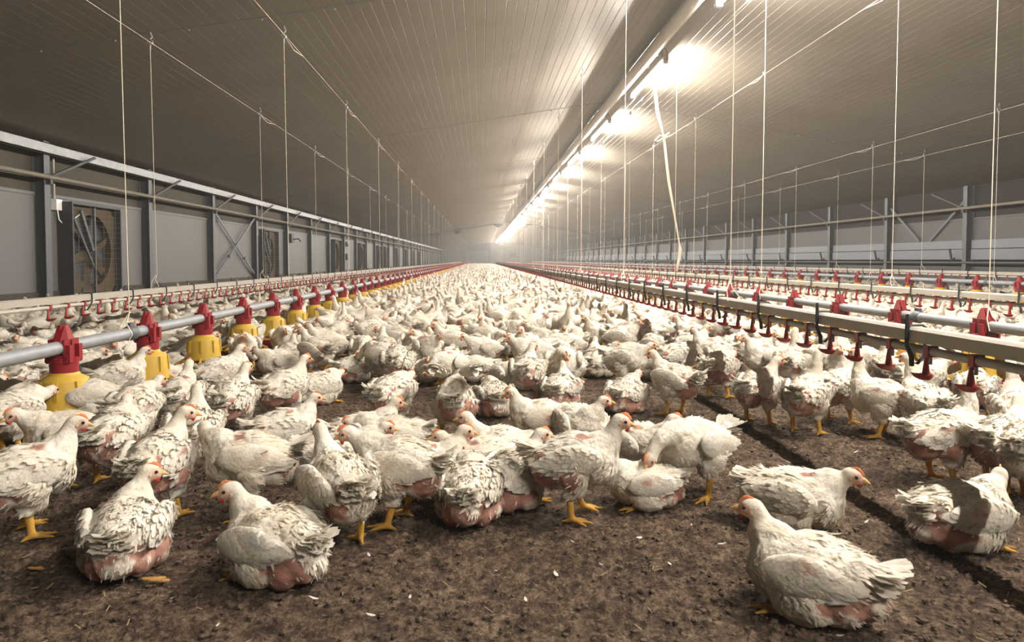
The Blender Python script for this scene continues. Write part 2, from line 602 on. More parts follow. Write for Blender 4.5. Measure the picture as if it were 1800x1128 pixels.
# ventilation fans in the left wall
def fan(y, label, group=None, detail=True):
    t = empty('ventilation_fan', (WL, y, 0))
    W, Z0, Z1, D = 1.28, 0.24, 1.52, 0.24
    m = MB()
    m.box(0.04, D, 0, 0.03, Z0, Z1)
    m.box(0.04, D, W - 0.03, W, Z0, Z1)
    m.box(0.04, D, 0.03, W - 0.03, Z1 - 0.03, Z1)
    m.box(0.04, D, 0.03, W - 0.03, Z0, Z0 + 0.03)
    m.build('housing', M_DARK, t)
    m = MB()
    zc, yc = (Z0 + Z1) / 2, W / 2
    # back plate with a round opening ring
    n = 28
    ring, outer = [], []
    for i in range(n):
        a = 2 * math.pi * i / n
        ring.append((0.15, yc + 0.50 * math.cos(a), zc + 0.50 * math.sin(a)))
        c, q = math.cos(a), math.sin(a)
        k = 0.61 / max(abs(c), abs(q))
        outer.append((0.15, yc + k * c, zc + k * q))
    vs = ring + outer + [(0.06, p[1], p[2]) for p in ring]
    fs = []
    for i in range(n):
        j = (i + 1) % n
        fs.append((i, j, n + j, n + i))
        fs.append((i, 2 * n + i, 2 * n + j, j))
    m.add(vs, fs)
    m.add([(0.055, 0.03, Z0 + 0.03), (0.055, W - 0.03, Z0 + 0.03), (0.055, W - 0.03, Z1 - 0.03), (0.055, 0.03, Z1 - 0.03)], [(0, 1, 2, 3)], 1)
    m.build('shroud', [M_BROWN, M_DARK], t)
    if detail:
        m = MB()
        for b in range(6):
            a = 2 * math.pi * b / 6 + 0.3
            vs = []
            for rr, tw in ((0.10, 0.6), (0.28, 0.45), (0.47, 0.3)):
                for sgn in (-1, 1):
                    da = sgn * 0.085 / rr * 0.6
                    vs.append((0.11 + sgn * 0.045 * tw, yc + rr * math.cos(a + da), zc + rr * math.sin(a + da)))
            m.add(vs, [(0, 1, 3, 2), (2, 3, 5, 4)])
        m.build('blades', M_BROWN, t)
        m = MB()
        m.tube([(0.07, yc, zc), (0.16, yc, zc)], 0.08, 14)
        m.build('hub', M_DARK, t)
        m = MB()
        m.bar((0.18, yc, Z0 + 0.03), (0.18, yc, Z1 - 0.03), 0.03, 0.03)
        m.bar((0.17, 0.15, Z1 - 0.2), (0.17, yc, zc - 0.25), 0.025, 0.03)
        m.bar((0.17, 0.3, Z1 - 0.1), (0.17, yc - 0.05, zc), 0.06, 0.05)
        m.build('belt_frame', M_STEEL, t)
        m = MB()
        z = Z0 + 0.08
        while z < Z1 - 0.04:
            m.tube([(D - 0.015, 0.03, z), (D - 0.015, W - 0.03, z)], 0.002, 4)
            z += 0.075
        y_ = 0.16
        while y_ < W:
            m.tube([(D - 0.012, y_, Z0 + 0.03), (D - 0.012, y_, Z1 - 0.03)], 0.003, 4)
            y_ += 0.32
        m.build('wire_guard', M_STEEL, t)
    tag(t, label, 'fan', group)


fan(9.62, 'large square wall fan behind a wire guard near the front of the left wall')
fan(9.23 + STEP * 3 + 0.3, 'brown wall fan in the bay just past the crossed braces', 'wall fans on the left wall')
for i, kbay in enumerate((6, 8, 10, 11, 13, 15, 17, 19)):
    fan(9.23 + STEP * kbay + 0.5, 'dark fan box far along the left wall', 'far wall fans on the left wall', False)

# small electrical fittings on the left wall
t = empty('junction_box', (WL, 9.23 + 0.27, 0))
m = MB()
m.box(0.04, 0.11, 0, 0.13, 1.40, 1.54)
m.build('box_body', M_WHITE, t)
m = MB()
m.tube([(0.07, 0.02, 1.42), (0.07, 0.02, 2.07)], 0.014, 8)
m.build('conduit', M_BAR, t)
m = MB()
m.tube([(0.08, 0.07, 1.40), (0.09, 0.08, 1.28), (0.11, 0.14, 1.22), (0.14, 0.26, 1.27), (0.2, 0.36, 1.36)], 0.008, 6)
m.build('cable', M_WHITE, t)
tag(t, 'white junction box with conduit and cable beside the front wall fan', 'box')
t = empty('junction_box', (WL, 9.23 + STEP * 3 + 0.14, 0))
m = MB()
m.box(0.04, 0.11, 0, 0.1, 1.36, 1.5)
m.build('box_body', M_WHITE, t)
m = MB()
m.tube([(0.08, 0.05, 1.36), (0.09, 0.08, 1.2), (0.12, 0.16, 1.2), (0.2, 0.2, 1.3)], 0.008, 6)
m.build('cable', M_STRAP, t)
tag(t, 'small white junction box with a black cable beside the second wall fan', 'box')
for i, (kb, dy, z, lab) in enumerate(((4, 0.35, 1.25, 'small dark bracket lamp on the left wall panel past the second fan'), (7, 0.5, 1.3, 'small dark conical fitting on a left wall panel'), (7, 0.5, 0.75, 'small square plate low on a left wall panel'))):
    m = MB()
    y = 9.23 + STEP * kb + dy
    if i == 1:
        m.tube([(WL + 0.12, y, z + 0.2), (WL + 0.12, y, z)], [0.03, 0.13], 10)
    else:
        m.box(WL + 0.036, WL + 0.16, y, y + 0.28, z, z + 0.26)
        if i == 0:
            m.tube([(WL + 0.16, y + 0.15, z + 0.1), (WL + 0.3, y + 0.25, z + 0.12), (WL + 0.34, y + 0.32, z + 0.05)], 0.02, 6)
    tag(m.build('wall_fitting', M_DARK), lab, 'fitting')

# ------------------------------------------------------------------ ridge conduit and tube lamps
m = MB()
m.tube([(2.13, Y0 + 0.1, 3.335), (2.13, Y1 - 0.1, 3.335)], 0.075, 16)
tag(m.build('ridge_duct', M_DUCT, smooth=True, angle=50), 'long round pale duct under the ridge of the ceiling', 'duct')
LX, LZ = 2.32, 3.235
tb, hs, br = MB(), MB(), MB()
tb.tube([(0, 0.06, 0), (0, 1.9, 0)], 0.019, 8)
tube_me = tb.mesh('tube', M_TUBE)
hs.box(-0.035, 0.035, 0.03, 1.93, 0.028, 0.06)
hs.box(-0.03, 0.03, 0.0, 0.06, -0.024, 0.06)
hs.box(-0.03, 0.03, 1.9, 1.96, -0.024, 0.06)
house_me = hs.mesh('housing', M_WHITE)
br.tube([(-0.01, 0.12, 0.06), (-0.03, 0.12, 0.25)], 0.008, 6)
br.tube([(-0.01, 1.84, 0.06), (-0.03, 1.84, 0.25)], 0.008, 6)
br.bar((-0.2, 0.12, 0.1), (0.06, 0.12, 0.1), 0.02, 0.006)
br.tube([(0.0, -0.0, 0.02), (0.0, -0.06, 0.0), (-0.02, -0.1, 0.08), (-0.05, -0.12, 0.13)], 0.01, 6)
br_me = br.mesh('bracket', M_HOOK)
k = 0
y = 5.0 - 3.9 * 2
while y < Y1 - 3:
    t = empty('tube_lamp', (LX, y, LZ))
    put('housing', house_me, t)
    put('tube', tube_me, t)
    put('bracket', br_me, t)
    if k < 2:
        tag(t, 'white tube lamp under the ridge overhead of the camera', 'lamp', 'tube lamps above the camera')
    elif k < 10:
        tag(t, 'glowing white tube lamp under the ridge, %s in the row from the front' % ORD[k - 2], 'lamp', 'tube lamps under the ridge')
    else:
        tag(t, 'small glowing tube lamp far down the row under the ridge', 'lamp', 'far tube lamps under the ridge')
    k += 1
    y += 3.9

# cross conduit with winches far down the house
m = MB()
xx = WL + 0.3
pts = []
while xx < WR - 0.2:
    pts.append((xx, 49, ceil_z(xx) - 0.06))
    xx += 0.5
m.tube(pts, 0.035, 6)
tag(m.build('cross_conduit', M_STEEL), 'dark pipe crossing the ceiling far down the house', 'pipe')
for i, x in enumerate((-3.0, -1.6, 1.2, 3.0, 4.2)):
    m = MB()
    z = ceil_z(x) - 0.12
    m.box(x - 0.16, x + 0.16, 48.7, 49.02, z - 0.2, z + 0.03)
    m.tube([(x - 0.3, 48.85, z - 0.04), (x + 0.3, 48.85, z - 0.04)], 0.05, 8)
    tag(m.build('cable_winch', M_DARK), 'small dark winch on the pipe crossing the ceiling far away', 'winch', 'winches on the cross pipe')

# ------------------------------------------------------------------ feed lines
def feeder_parts():
    """A pan feeder, its pipe along Y through the origin; everything hangs below."""
    a = MB()   # red bracket and tower
    n = 4
    a.tube([(0, 0, 0.022), (0, 0, 0.092)], [0.040, 0.018], 6, 1)
    for s in (-1, 1):
        a.box(s * 0.030 - 0.004, s * 0.030 + 0.004, -0.05, 0.05, -0.055, 0.035)
        a.box(s * 0.036 - 0.004, s * 0.036 + 0.004, -0.008, 0.008, -0.055, 0.03)
        for q in (-1, 1):
            a.box(s * 0.042 - 0.01, s * 0.042 + 0.01, q * 0.032 - 0.012, q * 0.032 + 0.012, -0.06, 0.012)
    for q in (-1, 1):
        a.box(-0.045, 0.045, q * 0.034 - 0.016, q * 0.034 + 0.016, -0.064, -0.03)
        a.bar((0, q * 0.05, 0.02), (0, q * 0.012, 0.088), 0.03, 0.006)
    a.lathe([(0.0, -0.062), (0.056, -0.062), (0.057, -0.044), (0.045, -0.040)], n=20)
    b = MB()
    b.lathe([(0.0, -0.105), (0.053, -0.105), (0.054, -0.062), (0.0, -0.0615)], n=24)
    c = MB()   # yellow cone and grill
    c.lathe([(0.0, -0.1055), (0.055, -0.104), (0.058, -0.112), (0.064, -0.118), (0.088, -0.132), (0.092, -0.14), (0.100, -0.235), (0.104, -0.255), (0.03, -0.26)][::-1], n=28)
    for i in range(8):
        t = 2 * math.pi * (i + 0.3) / 8
        u = Vector((math.cos(t), math.sin(t), 0))
        c.bar(u * 0.092 + Vector((0, 0, -0.136)), u * 0.096 + Vector((0, 0, -0.212)), 0.012, 0.014)
        c.bar(u * 0.098 + Vector((0, 0, -0.246)), u * 0.16 + Vector((0, 0, -0.284)), 0.012, 0.012)
    ring = [Vector((math.cos(2 * math.pi * i / 28), math.sin(2 * math.pi * i / 28), 0)) * 0.165 + Vector((0, 0, -0.285)) for i in range(29)]
    c.tube(ring, 0.007, 5, cap=False)
    d = MB()
    d.lathe([(0.02, -0.345), (0.10, -0.365), (0.13, -0.36), (0.168, -0.31), (0.172, -0.292), (0.166, -0.292), (0.160, -0.31), (0.12, -0.345), (0.04, -0.335), (0.0, -0.31)], n=28)
    return a, b, c, d


fa, fb, fc, fd = feeder_parts()
F_ME = [('bracket', fa.mesh('bracket', [M_RED, M_REDDUST])), ('neck', fb.mesh('neck', M_RED, True, 40)), ('grill', fc.mesh('grill', M_YEL, True, 35)), ('pan', fd.mesh('pan', M_RED, True, 50))]
far_f = MB()
far_f.box(-0.045, 0.045, -0.045, 0.045, -0.06, 0.03)
far_f.tube([(0, 0, 0.02), (0, 0, 0.09)], [0.04, 0.02], 5)
far_f.lathe([(0.0, -0.105), (0.053, -0.105), (0.054, -0.06), (0, -0.06)], n=8)
far_f.lathe([(0.1, -0.34), (0.17, -0.29), (0.165, -0.285), (0.09, -0.22)], n=10, mi=1)
far_f.lathe([(0.092, -0.24), (0.09, -0.14), (0.05, -0.105), (0, -0.105)], n=10, mi=1)
FAR_ME = far_f.mesh('feeder_pan', [M_RED, M_YEL])

n_feed = 0
FEEDERS = []
for x, zp, ys, nm in ((FEED_L, 0.387, 3.04, 'left feed pipe'), (FEED_R, 0.41, 3.573, 'second feed pipe'), (FEED_FAR, 0.46, 8.45, 'farthest feed pipe')):
    p = empty('feed_line', (x, 0, zp))
    m = MB()
    m.tube([(0, 0.4 if x < 3 else 5.0, 0), (0, Y1 - 1.5, 0)], 0.0285, 16)
    m.build('feed_pipe', M_FEEDPIPE, p, True, 50)
    yy = ys + 0.57
    for q in range(12):
        m = MB()
        m.tube([(0, yy - 0.035, 0), (0, yy - 0.02, 0), (0, yy + 0.02, 0), (0, yy + 0.035, 0)], [0.031, 0.037, 0.037, 0.031], 16)
        m.box(-0.01, 0.01, yy - 0.02, yy + 0.02, 0.03, 0.052)
        m.build('pipe_coupling', M_STEEL, p, True, 40)
        yy += 3.0
    tag(p, 'long grey metal %s' % nm, 'feed pipe')
    y = ys - 0.75 * (2 if x > 2 else 1)
    rest = MB()
    i = -2 if x > 2 else -1
    while y < Y1 - 2:
        if n_feed < 290 and y < 70 and i >= -2:
            if y < 20:
                t = empty('feeder_pan', (x, y, zp), rng.uniform(-0.05, 0.05))
                for nme, me in F_ME:
                    put(nme, me, t)
            else:
                t = put('feeder_pan', FAR_ME)
                t.location = (x, y, zp)
            n_feed += 1
            if 0 <= i < 12 :
                tag(t, 'red and yellow feeder on the %s, %s from the front' % (nm, ORD[i]), 'feeder', 'feeders on the %s' % nm)
            elif i < 0:
                tag(t, 'red and yellow feeder on the %s beside the camera' % nm, 'feeder', 'feeders on the %s beside the camera' % nm)
            else:
                tag(t, 'small red and yellow feeder far along the %s' % nm, 'feeder', 'far feeders on the %s' % nm)
            FEEDERS.append((x, y))
        else:
            rest.add([(a + x, b + y, c + zp) for a, b, c in far_f.v], far_f.f)
            rest.mi[-len(far_f.mi):] = far_f.mi
        y += 0.75
        i += 1
    if rest.v:
        o = rest.build('feeder_row', [M_RED, M_YEL])
        tag(o, 'tiny red and yellow feeders at the far end of the %s' % nm, 'feeders', None, 'stuff')

# ------------------------------------------------------------------ drinker lines
def cup_mesh():
    m = MB()
    m.box(-0.017, 0.017, -0.011, 0.011, -0.017, 0.017)          # saddle round the pipe
    m.tube([(0, 0, -0.015), (0, 0, -0.04)], 0.005, 6, 1)           # nipple
    m.tube([(-0.002, 0.010, -0.012), (-0.004, 0.015, -0.03), (-0.004, 0.015, -0.078)], [0.008, 0.0062, 0.0125], 8)
    prof = [(0.0, -0.088), (0.012, -0.089), (0.022, -0.083), (0.029, -0.072), (0.027, -0.072), (0.02, -0.080), (0.0, -0.083)]
    k0 = len(m.v)
    m.lathe(prof, c=(0, 0, 0), n=14)
    for q in range(k0, len(m.v)):
        a, b, c = m.v[q]
        m.v[q] = (a * (1.75 if a < 0 else 0.7) - 0.006, b * 0.85 + 0.010, c + (0.008 * (a / 0.03) ** 2 if a < 0 else 0))
    return m


cup_me = cup_mesh().mesh('drip_cup', [M_CUP, M_HOOK], True, 45)
cup_far = MB()
cup_far.bar((0, 0, 0.017), (0, 0, -0.09), 0.014, 0.014)
cup_far.box(-0.04, 0.016, -0.024, 0.03, -0.092, -0.076)
cup_far_me = cup_far.mesh('drip_cup', M_CUP)
strap = MB()
strap.tube([(-0.030, 0.004, 0.062), (-0.031, 0.0, 0.03), (-0.03, 0.006, -0.035), (-0.02, -0.006, -0.07), (-0.018, -0.005, -0.1)], [0.005, 0.007, 0.006, 0.008, 0.007], 6)
strap.tube([(0.030, 0.004, 0.022), (0.03, 0.006, -0.035), (0.018, -0.006, -0.07), (0.0, -0.006, -0.092), (-0.018, -0.005, -0.09)], 0.005, 6)
strap.tube([(-0.03, 0.004, 0.02), (-0.02, 0.004, 0.027), (0.02, 0.004, 0.027), (0.03, 0.004, 0.02)], 0.004, 6)
strap_me = strap.mesh('hanger_strap', M_STRAP, True, 50)
for x, zb, cups, straps, nm, s in ((DRINK_L, 0.49, 4.7, 5.15, 'by the left wall', 1), (DRINK_N, 0.518, 1.90 * 1.0, 2.17, 'near the front right', -1), (DRINK_R, 0.495, 3.3, 4.0, 'between the two right feed pipes', -1), (DRINK_FAR, 0.56, 7.2, 7.6, 'near the right wall', -1)):
    t = empty('drinker_line', (x, 0, zb))
    ya, yb = (0.5 if x in (DRINK_N, DRINK_L) else 2.0), Y1 - 1.5
    m = MB()
    prof = [(-0.026, -0.022), (-0.026, 0.014), (-0.018, 0.022), (0.018, 0.022), (0.026, 0.014), (0.026, -0.022), (0.02, -0.022), (0.02, 0.012), (-0.02, 0.012), (-0.02, -0.022)]
    vs = [(px, yy, pz) for yy in (ya, yb) for px, pz in prof]
    n = len(prof)
    m.add(vs, [(i, (i + 1) % n, n + (i + 1) % n, n + i) for i in range(n)] + [tuple(range(n)), tuple(range(2 * n - 1, n - 1, -1))])
    m.build('support_bar', M_BAR, t)
    m = MB()
    m.tube([(0, ya, -0.046), (0, yb, -0.046)], 0.013, 10)
    m.build('water_pipe', M_WPIPE, t, True, 50)
    y = cups
    k = 0
    far = MB()
    while y < yb:
        if k < 100:
            o = put('drip_cup', cup_me if y < 16 else cup_far_me, t)
            o.location = (0, y, -0.046)
            if s > 0:
                o.rotation_euler = (0, 0, math.pi)
            k += 1
        else:
            far.add([(a, b + y, c - 0.046) for a, b, c in cup_far.v], cup_far.f)
        y += 0.2
    o = far.build('drip_cup_row', M_CUP, t)
    o['kind'] = 'stuff'
    y = straps
    k = 0
    while y < 62 and k < 100:
        o = put('hanger_strap', strap_me, t)
        o.location = (0, y, 0)
        y += 0.6
        k += 1
    tag(t, 'long pale drinker line with red drip cups %s' % nm, 'drinker line')

# ------------------------------------------------------------------ suspension cords
def cord(x, y, ztop, zbot, label, group, loop=True, dx=0.0):
    t = empty('suspension_cord', (x, y, zbot))
    m = MB()
    L = ztop - 0.13 - zbot
    r = 0.0024
    m.tube([(dx, 0, L), (dx * 0.4, 0, L * 0.4), (0, 0, 0.10)], r, 5)
    if loop:
        m.tube([(0, 0, 0.10), (0.0, -0.03, 0.05), (0.035, -0.045, 0.0), (0.02, -0.05, -0.034), (-0.03, -0.05, -0.02), (-0.03, -0.03, 0.04), (0, 0, 0.10)], 0.003, 5)
    m.build('cord_line', M_CORD, t)
    m = MB()
    m.tube([(dx, 0, L + 0.13), (dx + 0.015, 0.01, L + 0.09), (dx - 0.01, 0, L + 0.06)], 0.006, 5)
    m.tube([(dx, -0.012, L + 0.045), (dx, 0.012, L + 0.045)], 0.024, 8)
    m.tube([(dx, 0, L + 0.03), (dx, 0, L - 0.04)], [0.008, 0.005], 5)
    m.build('pulley_hook', M_HOOK, t)
    tag(t, label, 'cord', group)


for x, zb, y0, step, nm in ((FEED_L, 0.387, 3.6, 2.95, 'left feed pipe'), (DRINK_L, 0.53, 6.24, 3.0, 'left drinker line'), (DRINK_N, 0.55, 3.85, 2.92, 'near right drinker line'),
                            (FEED_R, 0.41, 3.55, 2.98, 'second feed pipe'), (DRINK_R, 0.53, 3.2, 2.93, 'lit drinker line'), (FEED_FAR, 0.46, 8.9, 2.92, 'farthest feed pipe'), (DRINK_FAR, 0.6, 8.9, 2.9, 'farthest drinker line')):
    y = y0
    k = 0
    while y < 97:
        if k < 6:
            lab, grp = 'thin white cord from ceiling to the %s, %s from the front' % (nm, ORD[k]), 'cords over the %s' % nm
        else:
            lab, grp = 'thin white cord far along the %s' % nm, 'far cords over the %s' % nm
        cord(x, y, ceil_z(x), zb, lab, grp, loop=y < 20, dx=-0.02 if x < 0 else 0.01)
        y += step
        k += 1
    m = MB()
    pts = []
    yy = 0.5 if abs(x) < 5 else 5.0
    z = ceil_z(x) - 0.105
    m.tube([(x + 0.012, yy, z), (x + 0.012, 97, z)], 0.0018, 5)
    for q in range(1, 8):
        yk = y0 + step * q
        m.tube([(x, yk, z), (x + 0.006, yk + 0.25, z - 0.035), (x + 0.012, yk + 0.55, z - 0.004)], 0.0022, 5)
    tag(m.build('winch_cable', M_CORD), 'long thin cable under the ceiling above the %s' % nm, 'cable')

# the knotted rope hanging by the second lamp
t = empty('knotted_rope', (2.45, 10.0, 0.6))
m = MB()
m.tube([(-0.08, 0, 2.735), (-0.02, 0, 2.25), (0.05, 0, 1.92)], 0.009, 6)
m.tube([(-0.10, 0, 2.735), (-0.045, 0, 2.2), (0.05, 0, 1.92)], 0.009, 6)
m.tube([(0.05, 0, 1.92), (0.12, 0, 1.3), (0.29, 0, 0.42)], 0.011, 6)
m.tube([(0.065, 0, 1.92), (0.14, 0, 1.3), (0.29, 0, 0.42)], 0.009, 6)
m.build('rope', M_CORD, t)
m = MB()
m.tube([(-0.06, 0, 1.83), (0.0, -0.02, 1.9), (0.06, -0.03, 1.88), (0.13, 0, 1.94), (0.15, 0, 1.9), (0.06, 0.02, 1.87), (-0.02, 0.02, 1.82), (-0.06, 0, 1.83)], 0.012, 6)
m.build('knot', M_CORD, t)
m = MB()
m.tube([(0.29, 0, 0.43), (0.30, 0, 0.35), (0.29, 0, 0.25), (0.27, 0, 0.17), (0.26, 0, 0.08)], [0.012, 0.026, 0.022, 0.02, 0.012], 8)
m.build('rope_end', M_CORD, t)
t.location = (2.42, 9.6, 0.53)
tag(t, 'knotted white rope hanging askew from the second tube lamp', 'rope')

# ------------------------------------------------------------------ birds
def ico_template(sub):
    import bmesh
    bm = bmesh.new()
    bmesh.ops.create_icosphere(bm, subdivisions=sub, radius=1.0)
    bm.verts.ensure_lookup_table()
    v = np.array([p.co[:] for p in bm.verts])
    f = [tuple(q.index for q in p.verts) for p in bm.faces]
    bm.free()
    return v, f


ICO_V, ICO_F = ico_template(2)
WHITE = np.array((0.75, 0.705, 0.62))
CREAM = np.array((0.66, 0.57, 0.42))
DIRT = np.array((0.36, 0.27, 0.18))
PINK = np.array((0.44, 0.245, 0.19))
RAW = np.array((0.29, 0.125, 0.09))
LEG = np.array((0.66, 0.375, 0.075))
LEGD = np.array((0.42, 0.25, 0.07))
FACE = np.array((0.74, 0.49, 0.37))
BEAK = np.array((0.74, 0.46, 0.20))
COMB = np.array((0.66, 0.25, 0.11))
WATTLE = np.array((0.60, 0.05, 0.04))


def rotz(p, a, c=(0, 0, 0)):
    p = np.asarray(p, float) - c
    ca, sa = math.cos(a), math.sin(a)
    q = p.copy()
    q[..., 0] = p[..., 0] * ca - p[..., 1] * sa
    q[..., 1] = p[..., 0] * sa + p[..., 1] * ca
    return q + c


def rotaxis(axis, a):
    return np.array(Matrix.Rotation(a, 3, axis if isinstance(axis, str) else Vector(axis)))


def bez(p, t):
    p = [np.asarray(q, float) for q in p]
    return (1 - t) ** 3 * p[0] + 3 * (1 - t) ** 2 * t * p[1] + 3 * (1 - t) * t * t * p[2] + t ** 3 * p[3]


class Blob:
    """Overlapping ellipsoids that become one continuous skin."""

    def __init__(s):
        s.v, s.f, s.n = [], [], 0

    def ell(s, c, r, pitch=0.0, yaw=0.0, roll=0.0):
        m = rotaxis('Z', yaw) @ rotaxis('Y', -pitch) @ rotaxis('X', roll)
        v = (ICO_V * np.asarray(r)) @ m.T + np.asarray(c)
        s.v.append(v)
        s.f.extend([tuple(i + s.n for i in q) for q in ICO_F])
        s.n += len(v)

    def chain(s, pts, rads, step=0.35):
        for k in range(len(pts) - 1):
            a, b = np.asarray(pts[k], float), np.asarray(pts[k + 1], float)
            n = max(2, int(np.linalg.norm(b - a) / (min(rads[k], rads[k + 1]) * step)) + 1)
            for i in range(n + 1):
                t = i / n
                r = rads[k] * (1 - t) + rads[k + 1] * t
                s.ell(a + (b - a) * t, (r, r, r))

    def skin(s, voxel, smooth):
        me = bpy.data.meshes.new('tmp')
        me.from_pydata(np.concatenate(s.v).tolist(), [], s.f)
        o = bpy.data.objects.new('tmp', me)
        COL.objects.link(o)
        md = o.modifiers.new('r', 'REMESH')
        md.mode = 'VOXEL'
        md.voxel_size = voxel
        if smooth:
            m2 = o.modifiers.new('s', 'SMOOTH')
            m2.iterations = smooth
            m2.factor = 0.5
        dg = bpy.context.evaluated_depsgraph_get()
        ev = bpy.data.meshes.new_from_object(o.evaluated_get(dg))
        n = len(ev.vertices)
        v = np.empty(n * 3, np.float32)
        ev.vertices.foreach_get('co', v)
        nr = np.empty(n * 3, np.float32)
        ev.vertices.foreach_get('normal', nr)
        f = [tuple(p.vertices) for p in ev.polygons]
        bpy.data.objects.remove(o)
        bpy.data.meshes.remove(me)
        bpy.data.meshes.remove(ev)
        return v.reshape(-1, 3).astype(float), nr.reshape(-1, 3).astype(float), f


def smooth01(x):
    x = np.clip(x, 0, 1)
    return x * x * (3 - 2 * x)


def nval(P, scale, seed):
    return np.array([noise.noise((p[0] * scale + seed, p[1] * scale - seed, p[2] * scale + 2 * seed)) for p in P])


def seg_dist(P, a, b):
    a, b = np.asarray(a, float), np.asarray(b, float)
    d = b - a
    t = np.clip(((P - a) @ d) / (d @ d), 0, 1)
    return np.linalg.norm(P - (a + t[:, None] * d), axis=1)


NECK = {  # head centre (reach, height) for standing and sitting birds
    'stand': {'up': (0.138, 0.304), 'tall': (0.125, 0.365), 'mid': (0.158, 0.272), 'low': (0.17, 0.24), 'peck': (0.235, 0.085), 'down': (0.205, 0.16)},
    'sit': {'up': (0.132, 0.208), 'tall': (0.12, 0.275), 'mid': (0.152, 0.18), 'low': (0.155, 0.15), 'peck': (0.2, 0.06), 'down': (0.175, 0.11)}}

LEAF_T = np.array((0.0, 0.4, 0.75, 1.0))
LEAF_W = np.array((0.5, 1.0, 0.75, 0.12))


def cards(P, N, D, L, W, lift, out_v, out_f, out_c, C, out_n, shape=None):
    """Small curved feather blades: roots P, surface normals N, directions D, lengths L, half widths W."""
    n = len(P)
    if n == 0:
        return
    S = np.cross(D, N)
    S /= np.linalg.norm(S, axis=1)[:, None] + 1e-9
    base = sum(len(q) for q in out_v)
    LW = shape or LEAF_W
    V = np.empty((n, 12, 3))
    for k in range(4):
        t = LEAF_T[k]
        mid = P + D * (L * t)[:, None] + N * (-0.0012 + lift * (t ** 1.5))[:, None]
        for j, sgn in enumerate((-1, 0, 1)):
            V[:, k * 3 + j] = mid + S * (W * LW[k] * sgn)[:, None] - N * (0.22 * W * LW[k] * abs(sgn))[:, None]
    out_v.append(V.reshape(-1, 3))
    q = []
    for k in range(3):
        for j in range(2):
            a = k * 3 + j
            q.append((a, a + 1, a + 4, a + 3))
    q = np.array(q)
    F = (np.arange(n) * 12 + base)[:, None, None] + q[None]
    out_f.extend(map(tuple, F.reshape(-1, 4).tolist()))
    out_c.append(np.repeat(C, 12, axis=0))
    out_n.append(np.repeat(N, 12, axis=0))


def final_mesh(name, vs, fs, cs, eye_faces=0, ns=None, card_v=None):
    v = np.concatenate(vs)
    c = np.concatenate(cs)
    me = bpy.data.meshes.new(name)
    me.from_pydata(v.tolist(), [], fs)
    a = me.attributes.new('tint', 'BYTE_COLOR', 'POINT')
    a.data.foreach_set('color', np.concatenate([np.clip(c, 0, 1), np.ones((len(c), 1))], axis=1).astype(np.float32).ravel())
    me.materials.append(M_QUILL if name == 'tail' else M_PLUME)
    if eye_faces:
        me.materials.append(M_EYE)
        mi = np.zeros(len(fs), np.int32)
        mi[-eye_faces:] = 1
        me.polygons.foreach_set('material_index', mi)
    me.polygons.foreach_set('use_smooth', np.ones(len(fs), bool))
    me.update()
    if ns is not None:
        # feather blades take most of their shading normal from the skin they lie on, which keeps the plumage soft
        nv = np.empty(len(v) * 3, np.float32)
        me.vertices.foreach_get('normal', nv)
        nv = nv.reshape(-1, 3)
        k = 0
        for (a, b), q in zip(card_v, ns):
            m = nv[a:b]
            m = np.where((m * q).sum(1)[:, None] < 0, -m, m)
            m = m * 0.35 + q * 0.65
            nv[a:b] = m / (np.linalg.norm(m, axis=1)[:, None] + 1e-9)
        me.normals_split_custom_set_from_vertices(nv.tolist())
    return me


